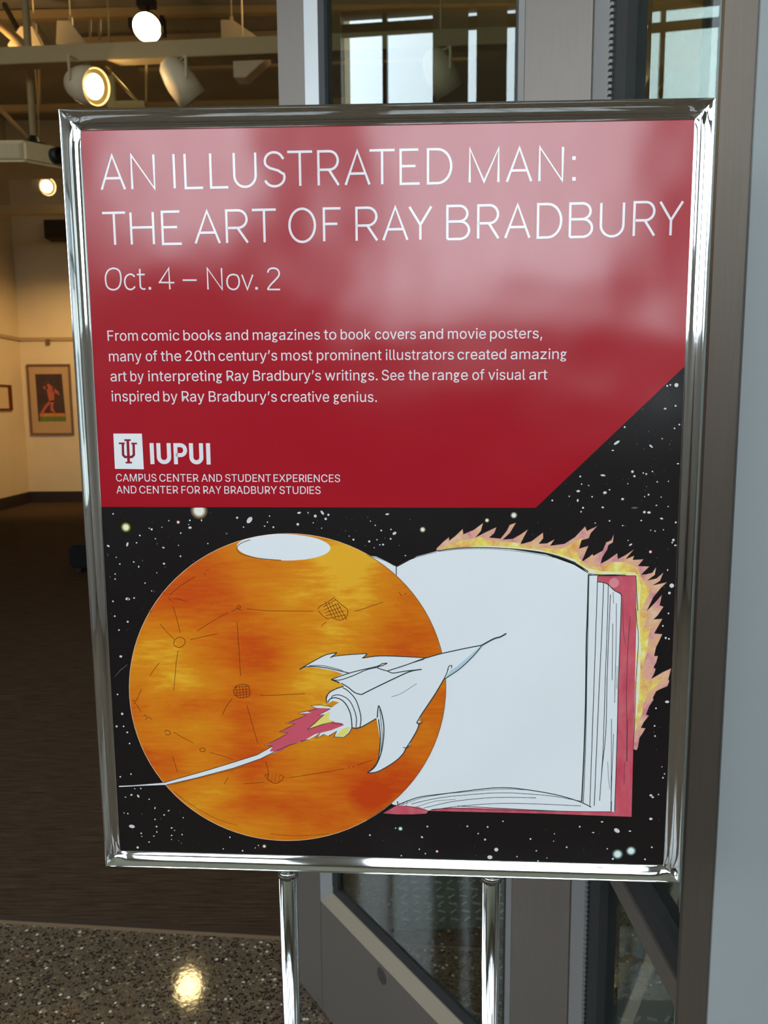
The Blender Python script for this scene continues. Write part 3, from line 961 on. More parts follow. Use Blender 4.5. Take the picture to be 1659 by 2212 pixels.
def flame_nodes(lo, hi, sc, mid=srgb(232, 168, 156), end=srgb(240, 196, 170)):
    def f(nt):
        a = tex(nt, 'ShaderNodeTexNoise', sc, (1, 1, 1.0), Detail=4.0, Roughness=.6)
        return ramp(nt, a.outputs[0], [(.36, lo), (.47, mid), (.55, hi), (.66, end)]).outputs[0]
    return f
K_fl1 = print_mat('ink_flame_pink', (0, 0, 0, 1), flame_nodes(srgb(214, 130, 144), srgb(236, 178, 132), 60))
K_fl2 = print_mat('ink_flame_yellow', (0, 0, 0, 1), flame_nodes(srgb(236, 164, 84), srgb(246, 218, 92), 70, srgb(242, 196, 120), srgb(246, 236, 170)))
K_cover = print_mat('ink_book_cover', (0, 0, 0, 1), lambda nt: ramp(nt, tex(nt, 'ShaderNodeTexNoise', 90, (1, 1, .5), Detail=4.0).outputs[0], [(.3, srgb(204, 70, 92)), (.7, srgb(218, 104, 116))]).outputs[0])

# sheet
uu0, uu1 = iu[0] - .004, iu[1] + .004
vv0, vv1 = iv[0] - .004, iv[1] + .004
box('sheet', (uu0, .0, vv0), (uu1, .0008, vv1), K_space, po)
a1, a2 = plane_uv(1477, 793), plane_uv(1157, 1097)
a3 = plane_uv(225, 1095)
# continue the slanted edge to the sheet border
tt = (uu1 - a1[0]) / (a1[0] - a2[0])
a0 = (uu1, a1[1] + (a1[1] - a2[1]) * tt)
to_mesh_2d('crimson_field', [[(uu0, vv1), (uu1, vv1), a0, a2, (uu0, a3[1] + (a3[1] - a2[1]) * .02)]], 1, K_red, po)

# stars and far galaxies, printed dots
rnd = random.Random(7)
def blob(c, rx, ry, ang, n=8):
    return [(c[0] + rx * math.cos(t) * math.cos(ang) - ry * math.sin(t) * math.sin(ang), c[1] + rx * math.cos(t) * math.sin(ang) + ry * math.sin(t) * math.cos(ang)) for t in (2 * PI * i / n for i in range(n))]
stars, dim = [], []
def star(o, sc, lst):
    for q in lst.split():
        v = [float(z) for z in q.split(',')]
        c = plane_uv(o[0] + v[0] / sc, o[1] + v[1] / sc)
        r = v[2] / sc * PXM
        ry = v[3] / sc * PXM if len(v) > 3 else r
        an = math.radians(v[4]) if len(v) > 4 else 0
        (stars if r / PXM > 1.2 else dim).append(blob(c, r, ry, an))
star((1150, 760), 4.4229, '1376,318,19 1318,316,8 1288,326,9 1268,543,13,8,0 1368,516,9 882,719,9 1054,550,5 806,868,33,12,35 1134,902,22,8,-40 768,942,12,6 1404,695,8 1358,731,8 1390,1069,12,6 '
     '956,1145,13 975,1188,11 1059,1158,7 1088,1168,9 1147,1143,7 1193,1242,7 1300,1238,6 674,1180,24,9,-8 457,1191,9 470,1264,7 538,1277,9,5,-30 438,1331,18,11 693,1346,18,14 737,1318,9,6 570,1385,8 433,1420,9,14 190,1420,9 '
     '352,1380,7 484,1490,10 465,1528,8 672,1486,12,9 862,1407,14,11 1110,1365,9 1072,1383,6 1185,1467,9,6,20 1297,1478,6 1070,1531,13 1114,1535,17,12 1235,1593,15,9,-15 1040,1612,9,7 737,1615,8 1370,1630,8,11 863,1660,7 '
     '1130,1704,6 1172,1712,7 1252,1700,6 1347,1798,13 1336,1822,8 1365,1849,11,8 915,1802,6 938,1843,18,8,35 1230,1388,6 1090,1287,5 912,1260,6 1240,830,6 1312,882,5 1110,762,5 600,1636,6 1292,2085,6,10')
star((230, 1090), 6.1444, '88,123,11 828,214,9 1106,209,12 1092,264,8 1262,209,9,15 1109,306,24,17 600,329,15 568,314,9 736,300,8 443,410,14,11,-30 650,453,11,8 400,506,12,9 277,528,14,32,-20 24,549,22,13,-25 986,378,11 756,571,19,11,-20 '
     '671,520,7,10 956,540,8 1345,517,9 1594,383,13,10 983,686,12 763,784,17,13,-15 362,761,13,9,-30 177,788,13,9 130,700,10,8 428,824,9,17 115,921,12,9 115,988,12,10 48,960,7 512,1042,10 275,1250,26,19,15 367,1239,14,11 12,655,7 668,905,8 478,742,7 600,1145,8 780,830,6')
star((480, 1090), 3.95, '128,112,10 233,132,34,20,50 404,98,6 386,150,6 182,192,6 362,184,8,5 436,193,8 37,245,8,6 656,70,17,9,8 733,70,10,4,-60 794,98,13 854,69,22,10,-55 906,87,10 883,122,11 645,168,12 777,156,5 848,201,5 '
     '1408,82,17,8,8 1306,177,6 1357,221,8 1440,212,8,6 1470,245,19,12,30 1437,292,9,7 1255,314,10 1320,300,7,5 1373,341,9 1346,343,6 1120,299,9 1083,269,5 1051,226,4 1297,368,5 1221,350,4 1265,141,5 1242,109,4 1563,435,7,5 1388,286,4 1604,128,4 1510,348,4')
star((230, 1690), 5.0273, '271,136,15,10,20 345,149,12,21,30 207,160,10,6 464,183,9 527,278,7,15,-20 676,307,14,7,25 626,354,10 191,332,7 232,339,9 385,343,6 527,402,9 276,478,36,22,-10 544,480,12,10 708,495,12,9,25 377,553,10 383,587,8,6 515,583,10,8 547,538,7,12 '
     '708,576,11,8 822,567,9 706,620,7 463,648,11,8 784,634,6 812,660,6,9 339,707,15,15 1340,596,8,11 1478,743,10 1650,685,8 1617,711,7 1268,722,8 833,383,7 308,68,7 373,66,9 592,395,6 740,521,7')
star((780, 1600), 2.304, '330,427,5 529,426,5 630,429,5 706,401,4 303,480,7,5,-40 172,435,4 1088,428,5 1199,404,7,4 1273,447,17,11,-35 1338,450,7,4 1442,389,9,7 1451,281,7,5 1510,165,4 1155,457,7,3 617,492,6 843,489,5 1023,530,5 872,548,4 641,580,14,11 '
     '673,542,11 1447,530,5 1413,590,5 1253,588,6 1225,538,4 1278,572,4 290,540,4 44,470,5 962,463,3 958,500,3 583,462,4 1480,268,4 1497,130,3 320,562,4 200,572,4 776,577,4 881,598,4 925,584,3')
star((200, 1080), 1, '261,1416,2 259,1480,2 262,1417,3,2 255,1520,2.5 258,1571,2 275,1569,3 262,1542,3 246,1634,2 254,1600,2')
for q in '244,1299,2 278,1294,3,2.5 248,1331,2 276,1343,2.5 257,1361,2 261,1418,3.5,2.6 254,1500,2 264,1542,3 252,1569,2.5 267,1569,2 275,1582,2.5,2 280,1606,2 283,1672,2 260,1678,2 1432,1352,2 1438,1378,2.5 1445,1380,2 1441,1516,4.6,3 1417,1530,2 1414,1568,2 1415,1590,2 1432,1680,2 1406,1718,3.5,2.5 1451,1265,5 1446,1281,3 1444,1325,2'.split():
    star((0, 0), 1, q)
# faint dust between the traced ones
for _ in range(420):
    x, y = rnd.uniform(232, 1478), rnd.uniform(1105, 1860)
    if y > 1105 and ((x - 621) / 345) ** 2 + ((y - 1484) / 335) ** 2 < 1: continue
    if 800 < x < 1375 and 1185 < y < 1765: continue
    r = rnd.choice([.5, .6, .7, .8, 1.0])
    dim.append(blob(plane_uv(x, y), r * PXM, r * PXM * rnd.uniform(.6, 1), rnd.uniform(0, 3), 6))
for _ in range(60):
    x = rnd.uniform(1200, 1475); y = rnd.uniform(840, 1100)
    if y < 1097 - (x - 1157) * .95 + 8: continue
    dim.append(blob(plane_uv(x, y), .7 * PXM, .6 * PXM, 0, 6))
to_mesh_2d('star_dots', stars, 1, K_star, po)['kind'] = 'stuff'
to_mesh_2d('faint_star_dots', dim, 1, K_stard, po)['kind'] = 'stuff'
def glow(name, cx, cy, r, col):
    rad = r * PXM
    u, v = plane_uv(cx, cy)
    def f(nt):
        tcn = nt.nodes.new('ShaderNodeTexCoord')
        mp = nt.nodes.new('ShaderNodeMapping'); mp.vector_type = 'TEXTURE'
        mp.inputs['Location'].default_value = (u, 0, v)
        mp.inputs['Scale'].default_value = (rad, 1, rad)
        nt.links.new(tcn.outputs['Object'], mp.inputs[0])
        g = nt.nodes.new('ShaderNodeTexGradient'); g.gradient_type = 'SPHERICAL'
        nt.links.new(mp.outputs[0], g.inputs[0])
        return ramp(nt, g.outputs['Fac'], [(0, srgb(22, 18, 20)), (.25, tuple(.25 * c for c in col[:3]) + (1,)), (.45, col), (.55, srgb(242, 242, 236))]).outputs[0]
    pts = blob((u, v), rad, rad, 0, 24)
    lim = a3[1] + (a2[1] - a3[1]) * .3
    pts = [(p[0], min(p[1], plane_uv(430, 1096.6)[1])) for p in pts] if cy < 1110 else pts
    to_mesh_2d(name, [pts], 1.5, print_mat('ink_glow', col, f), po)
glow('glowing_star', 430, 1103, 20, srgb(235, 200, 160))
glow('glowing_star', 272, 1139, 12, srgb(220, 205, 90))
glow('glowing_star', 1371, 1087, 13, srgb(190, 215, 180))
glow('glowing_star', 1334, 1845, 13, srgb(190, 225, 215))
glow('glowing_star', 1363, 1838, 12, srgb(190, 225, 215))
glow('glowing_star', 865, 1790, 6, srgb(150, 210, 205))
glow('glowing_star', 1409, 1030, 6, srgb(220, 210, 120))
glow('glowing_star', 385, 1128, 5, srgb(200, 90, 90))
glow('glowing_star', 571, 1828, 6, srgb(180, 110, 90))
glow('glowing_star', 944, 1839, 4.5, srgb(200, 80, 80))
glow('glowing_star', 1405, 1192, 5, srgb(170, 50, 40))
glow('glowing_star', 1052, 1124, 6, srgb(170, 150, 90))
glow('glowing_star', 913, 1144, 7, srgb(230, 200, 170))
glow('glowing_star', 1110, 1113, 8, srgb(220, 200, 185))
ribbons('comet_streak', [(C1('44,978 75,940 115,908'), [.4 * PXM, 1.2 * PXM, .8 * PXM])], 1.4, K_stard, po)

# ---------- burning open book
FL3 = '410,250 410,235 440,205 470,180 472,197 500,175 537,140 540,166 590,145 635,112 625,150 598,182 650,155 700,132 690,160 665,182 720,187 750,150 765,120 795,110 765,160 730,192 780,188 820,165 853,142 830,185 815,215 870,200 925,158 927,185 905,212 945,210 982,190 960,222 1030,212 1080,180 1130,128 1138,150 1190,125 1157,160 1147,185 1112,195 1100,236 1145,222 1125,270 1110,302 1150,275 1165,262 1170,270 1215,245 1232,205 1256,195 1268,167 1264,205 1242,218 1236,240 1212,278 1205,308 1240,290 1285,258 1288,286 1320,270 1365,240 1325,287 1367,270 1360,290 1412,287 1385,320 1440,322 1400,362 1425,360 1455,352 1473,326 1467,362 1430,390 1475,380 1508,352 1492,392 1455,414 1526,398 1497,425 1460,470 1428,537 1465,500 1501,460 1490,510 1509,517 1480,560 1460,578 1504,575'
FL6 = '785,620 850,626 820,690 800,730 785,800 815,800 802,850 780,890 798,905 782,945 762,982 800,960 850,930 920,898 898,985 906,1000 890,1040 830,1065 800,1082 775,1132 780,1147 745,1200 720,1265 743,1275 700,1330 680,1372 716,1375 690,1420 668,1450 655,1530 645,1550 622,1542'
outer = C3(FL3) + C6(FL6)
inner_edge = C6('618,1300 625,1200 640,900 640,160 335,150 262,140') + C3('1080,300 1000,270 900,250 760,236 620,230 500,233')
to_mesh_2d('flame_drawing', [outer + inner_edge], 2, K_fl1, po)
# yellow heart of the flames
fy = C3('420,245 470,215 540,195 620,180 700,200 790,205 880,222 960,235 1020,235 1085,200 1120,180 1105,215 1085,245 1105,285 1150,320 1200,325 1270,300 1340,300 1385,330 1400,372 1425,410 1450,440 1425,480 1405,530 1430,540 1425,575 1415,620')
fy += C6('760,560 740,640 730,760 700,860 690,960 740,1010 850,960 830,1010 740,1090 700,1180 690,1260 650,1330 640,1400 632,1400') + C6('640,160 335,150 262,140') + C3('1080,300 1000,270 900,250 760,236 620,230 500,233')
heart = to_mesh_2d('flame_heart', [fy], 2.5, K_fl2, po)
wy = C3('440,247 620,222 760,226 900,240 1000,262 1080,288 1140,330 1210,345 1370,350 1390,372 1400,420 1395,470') + C6('670,560 680,760 672,960 668,1100 650,1240 640,1300 630,1300') + C6('640,160 335,150 262,140') + C3('1080,300 1000,270 900,250 760,236 620,230 500,233')
to_mesh_2d('flame_core', [wy], 2.95, print_mat('ink_flame_core', (0, 0, 0, 1), flame_nodes(srgb(246, 226, 120), srgb(242, 238, 222), 60, srgb(244, 234, 180), srgb(240, 240, 236))), po)
ribbons('flame_outline', [(smooth(outer, 1), .7 * PXM)], 3, print_mat('ink_flame_line', srgb(150, 96, 104)), po)
cover = C6('335,160 640,160 644,500 632,1000 618,1560 605,2080') + C5('900,362 345,349 335,347')
cover += C5('325,362 260,366 180,366 110,361 180,320') + C5('300,300 900,300') + C6('300,1000')
to_mesh_2d('book_cover', [cover], 3.4, K_cover, po)
pages = P0('790,1200 812,1202 835,1212 858,1224.5') + P0('900,1202 945,1190 1000,1183 1040,1181.5 1100,1186 1180,1198 1240,1220 1271,1239 1291,1241.5 1291,1256') + C6('382,214 420,228 470,280 525,315') + C6('515,650 500,1000 485,1500 468,2040') + C5('1100,352 900,346 700,338 560,333 420,332 335,347 290,330 230,324 180,320 160,318') + P0('800,1700 700,1500 780,1220')
to_mesh_2d('book_pages', [pages], 4, K_paper, po)
ink = []
def L(f, s, w=1.6, sm=True):
    p = f(s)
    ink.append((smooth(p) if sm and len(p) > 2 else p, w * 1.22 * PXM))
L(C3, '215,320 215,345 216,370', 1.6)
L(C3, '410,247 500,235 620,230 760,236 900,250 1000,273 1080,305 1145,347', 1.8)
L(C3, '420,250 520,239 640,236 760,244 900,262 1000,283', .7)
L(C3, '72,268 120,280 170,298 215,320 250,303 320,275 410,252', .9)
L(C6, '262,150 252,500 245,700 238,1200 225,1600 208,1960', 2.4)
L(C6, '266,155 258,560 250,900 244,1300 232,1700 220,1972', 1.2)
for s, w_ in [('335,160 322,550 300,1200 272,2002', 1.3), ('382,215 368,600 345,1100 308,1992', 1.3), ('420,225 410,600 395,1000 380,1500 365,1750 350,1952', 1.2), ('437,310 420,700 410,1000 400,1400 375,1650 360,1812', 1.2),
             ('455,540 452,800 450,992', 1), ('485,380 480,760 470,1172', .9), ('525,310 515,600 500,1000 488,1500 470,2035', 1.3), ('445,1300 444,1700 440,2035', 1), ('462,1420 450,1700 440,2035', .9),
             ('415,1640 420,1760 432,1860', .7), ('458,290 462,380', .8), ('490,880 488,1060', .6)]:
    L(C6, s, w_)
L(C6, '262,150 300,155 337,154', 1.8)
L(C6, '335,209 382,215 420,232 450,262 480,285 515,300 527,330', 1.6)
L(C6, '270,158 400,152 560,153', 1.0)
L(C6, '340,163 640,160', 1.0)
L(C6, '640,160 645,300 655,440', 1.2)
L(C6, '640,420 648,540 660,650 650,850 640,1000 630,1300 618,1560', 1.0)
L(C6, '536,340 540,600 556,700', .6)
L(C6, '595,485 575,750 565,1100 568,1400 565,1640', .8)
L(C6, '575,1300 570,1500 572,1640', .6)
L(C6, '550,1650 545,1820', .6)
for s, w_ in [('180,320 230,300 300,278 440,260 600,240 700,233 800,240 960,266 1080,300 1145,330', 1.8), ('205,318 300,285 420,264 500,256 700,240 820,244', .8), ('250,314 400,282 600,263 700,259 800,262 960,276 1100,302', 1.1), ('310,335 450,303 600,286 720,281 870,284', 1.1),
             ('345,345 500,324 700,311 900,315 1095,324', 1.1), ('270,330 370,300 470,292', .8), ('480,324 700,336 1000,350 1245,353', 1.3), ('350,341 450,336 700,345 1000,350', .9), ('1245,353 1246,300', 1.1), ('180,300 182,320', 1.4), ('180,300 200,318 228,298 226,318', .8),
             ('220,322 330,347', 1.0), ('800,283 870,283', .8), ('110,360 160,325', .8)]:
    L(C5, s, w_)
ribbons('book_pen_lines', ink, 5, K_pen, po)
c_ = C6('465,217')[0]
to_mesh_2d('cover_dot', [blob(c_, 11 * PXM, 11 * PXM, 0, 20)], 3.8, print_mat('ink_dot', srgb(228, 140, 146)), po)

# ---------- planet
def ell(cx, cy, rx, ry, rot=0, n=96):
    return [(cx + rx * math.cos(t) * math.cos(rot) - ry * math.sin(t) * math.sin(rot), cy + rx * math.cos(t) * math.sin(rot) + ry * math.sin(t) * math.cos(rot)) for t in (2 * PI * i / n for i in range(n))]
disc = ell(621.5, 1484, 341.5, 331)
to_mesh_2d('planet_rim', [U(ell(621.5, 1484, 342.6, 332.1))], 5.4, print_mat('ink_planet_rim', srgb(238, 196, 160)), po)
to_mesh_2d('planet_drawing', [U(disc)], 6, K_planet, po)
capp = [(x, y) for x, y in ell(613, 1182, 101, 28.5, .02)]
def clipcap(p):
    x, y = p
    yt = 1484 - 331 * math.sqrt(max(0, 1 - ((x - 621.5) / 341.5) ** 2)) - .5
    return (x, max(y, yt))
to_mesh_2d('polar_cap', [U([clipcap(p) for p in capp])], 6.8, K_paper, po)
ink = []
L(P0, '541,1166 528,1170 517,1176 512,1184 516,1192 526,1198 545,1203 570,1207 608,1210', 1.2)
ring = [p for p in disc if p[0] > 790]
ring.sort(key=lambda p: p[1])
ink.append((U(ring), 1.0 * PXM))
ribbons('planet_outline', ink, 7, K_pen, po)
ink = []
# canal lines, craters
for s in ['350,522 420,465 490,422', '535,400 552,414', '548,390 565,384', '302,500 323,515', '340,535 350,548 362,552', '372,540 450,560', '368,585 390,660 408,733', '295,682 335,728 375,768', '500,722 590,665 672,620', '462,770 540,752 610,737',
          '396,830 385,900 372,1050', '292,898 262,935 240,970', '720,670 728,780 740,970', '775,600 900,610 1140,612', '1365,612 1400,605 1525,562', '1212,670 1185,695', '195,1042 165,1105', '165,1125 190,1165', '230,1192 250,1210', '370,1278 420,1308 480,1338',
          '695,1092 660,1140 640,1185', '775,1130 800,1220 835,1340', '845,1077 1000,1072 1095,1066', '570,1390 640,1410 700,1430', '365,1410 380,1460 392,1500', '880,1440 895,1505', '1012,1530 1150,1508 1310,1482', '760,1563 870,1555', '1335,1465 1338,1480', '1355,1470 1370,1470',
          '1380,1460 1470,1432', '1612,508 1630,530', '1640,520 1655,515', '670,1530 650,1565']:
    L(C1, s, .9)
for s in ['370,795 378,770 405,756 428,765 435,785 420,806 395,812 372,798', '705,1040 700,1055 712,1075 735,1090 775,1085 792,1070 785,1030 765,1015 725,1020 705,1040', '870,1525 880,1512 895,1510 885,1530 905,1550 935,1562 965,1545 978,1525 960,1515', '1165,600 1185,580 1205,572 1260,535',
          '1170,612 1195,640 1222,655', '1260,545 1300,580 1330,605 1325,640 1290,662 1250,650', '320,1280 330,1268 345,1272 355,1285 340,1295 325,1290', '515,1372 530,1366 545,1372 540,1385 520,1384 515,1372', '145,1112 152,1105 162,1112 158,1122 148,1122', '205,1190 215,1186 225,1200 215,1210',
          '232,612 240,605 246,615 238,620', '690,612 710,605 728,580 740,590 722,600 745,605']:
    L(C1, s, 1.1)
for k in range(5):
    L(C1, '%d,%d %d,%d' % (1205 + k * 18, 560 + k * 3, 1245 + k * 20, 645 + k * 4), 1.0, False)
    L(C1, '%d,%d %d,%d' % (1195 + k * 5, 590 + k * 16, 1265 + k * 14, 548 + k * 21), 1.0, False)
for k in range(4):
    L(C1, '%d,1020 %d,1088' % (715 + k * 18, 722 + k * 17), .9, False)
    L(C1, '%d,%d %d,%d' % (703, 1032 + k * 15, 790, 1026 + k * 15), .9, False)
    L(C1, '%d,1512 %d,1555' % (895 + k * 20, 890 + k * 20), .5, False)
for s in ['385,418 440,465 540,530 640,580 745,612', '930,660 1040,670 1160,668 1270,660', '368,382 480,355 600,325 700,300 790,275']:
    L(C4, s, .7)
ribbons('canal_lines', ink, 7, K_penb, po)['kind'] = 'stuff'

# ---------- rocket with its exhaust
tail = C1('1245,1140 1190,1128 1128,1133 1165,1150 1120,1160 1058,1175 1100,1187 1030,1215 988,1231 1040,1233 1010,1250 953,1276 1003,1283 930,1325 873,1352 918,1355 830,1404 700,1445 560,1488 400,1533 315,1558 150,1572 70,1575 70,1581 200,1574 330,1569 500,1530 700,1477 850,1425 940,1385 1010,1352 1095,1325 1110,1320 1145,1305 1180,1282 1165,1312 1200,1290 1225,1300 1270,1272 1255,1305 1310,1308 1340,1280 1358,1250 1340,1180 1290,1110')
to_mesh_2d('exhaust_trail', [tail], 8, K_paper, po)
to_mesh_2d('exhaust_red', [C1('1235,1148 1150,1145 1108,1167 1130,1172 1062,1177 1100,1188 992,1232 1040,1234 957,1276 1005,1284 880,1352 918,1356 900,1385 960,1385 1010,1350 1095,1322 1150,1290 1240,1268 1310,1240 1300,1230 1250,1222 1190,1238 1110,1265 1180,1202 1208,1180 1172,1185')], 8.6, K_pink, po)
to_mesh_2d('exhaust_yellow', [C1('1110,1264 1190,1236 1255,1221 1225,1205 1232,1165 1200,1182 1150,1228'), C1('1262,1302 1310,1304 1336,1276 1340,1248 1300,1262'), C1('1175,1128 1200,1122 1235,1138 1195,1142')], 8.6, K_yel, po)
hull = C2('1330,258 1240,275 1160,292 1080,310 1000,333 940,330 860,326 720,322 615,335 645,308 560,313 460,322 425,332 465,302 400,315 330,350 240,402 300,388 380,398 450,412 500,430 430,462 480,482 505,502 450,518 415,548 400,590 412,605 440,590 480,600 520,640 545,700 550,750 605,745 640,730 700,697 712,760 722,830 715,900 700,960 680,990 645,1020 700,1015 760,985 820,945 860,900 875,868 905,852 900,835 940,770 952,735 940,722 975,715 955,712 970,670 1010,610 1050,550 1080,500 1100,465 1130,445 1180,410 1230,370 1280,320 1310,285')
to_mesh_2d('rocket_drawing', [hull], 9, K_paper, po)
to_mesh_2d('rocket_nose_shade', [C2('1325,262 1290,290 1240,335 1180,385 1145,405 1115,450 1102,463 1140,438 1185,408 1232,368 1282,318')], 9.6, K_blue, po)
ink = []
for s, w_ in [('1330,258 1240,275 1160,292 1080,310 1000,333', 2.0), ('1000,333 940,330 860,326 720,322 615,335', 1.8), ('615,335 630,325 645,308', 1.8), ('645,308 560,313 460,322 425,332', 1.6), ('425,332 445,318 465,302', 1.8), ('465,302 400,315 330,350 240,402', 1.8),
             ('240,402 290,385 380,390 450,404 540,425', 1.8), ('300,380 380,380 450,395 500,410', 1.2), ('1330,258 1400,220 1440,208 1475,188', 2.6), ('1000,333 960,345 880,375 765,412', 1.8), ('985,342 900,368 830,390', 1.2),
             ('430,462 560,418 700,385 735,368 765,365', 1.8), ('765,365 740,378 705,390 730,402 765,412 800,424 870,413 970,402', 1.8), ('705,390 640,405 560,440 480,466 430,462', 1.7), ('430,462 480,482', 2.6),
             ('970,402 900,415 800,460 700,508 610,553', 2.2), ('610,553 570,540 530,508 490,485', 2.0), ('405,600 400,570 420,540 460,518 505,503', 2.0), ('410,600 425,578 460,572 500,590 530,630 548,680 555,750', 2.0),
             ('430,578 440,560 480,555 530,580 560,625 580,690 578,748', 1.6), ('500,512 530,530 575,580 600,650 608,700 602,748', 1.8), ('550,750 580,755 605,748 640,730 700,695', 2.0),
             ('705,690 708,650 715,620 735,680 745,760 738,850 722,920 690,985 645,1020', 2.0), ('720,640 728,720 735,800 726,900', 1.0), ('712,700 722,780 722,850 712,930 690,980 645,1020', 2.0), ('645,1020 700,1015 760,985 820,945 860,905 880,868', 2.0), ('860,868 885,870 905,850', 1.6), ('880,868 905,830 940,770 955,730', 2.0), ('940,722 960,728 975,713', 1.8),
             ('940,722 970,670 1010,610 1050,550 1080,500 1100,465', 2.0), ('1100,465 1120,425 1132,385 1150,380 1146,395', 1.6), ('1102,463 1140,438 1185,408 1232,368 1282,318 1310,285 1330,258', 1.6), ('1112,440 1130,400', 1.0),
             ('790,566 850,545 940,487', .8)]:
    L(C2, s, w_)
for s in ['1245,1140 1190,1128 1128,1133 1165,1150 1120,1160 1058,1175 1100,1187 1030,1215 988,1231 1040,1233 1010,1250 953,1276 1003,1283 930,1325 873,1352 918,1355', '918,1355 830,1404 700,1445 560,1488 400,1533 315,1558', '330,1569 500,1530 700,1477 850,1425 940,1380 1010,1350 1095,1325 1070,1330 1110,1320',
          '1145,1308 1180,1282 1160,1312 1200,1290', '1225,1300 1270,1272 1255,1305 1310,1308 1340,1280 1356,1250', '1110,1264 1190,1236 1255,1219 1240,1228 1300,1235', '1110,1262 1150,1228 1200,1182 1170,1185 1235,1150']:
    L(C1, s, 1.3, False)
ribbons('rocket_pen_lines', ink, 10, K_pen, po)

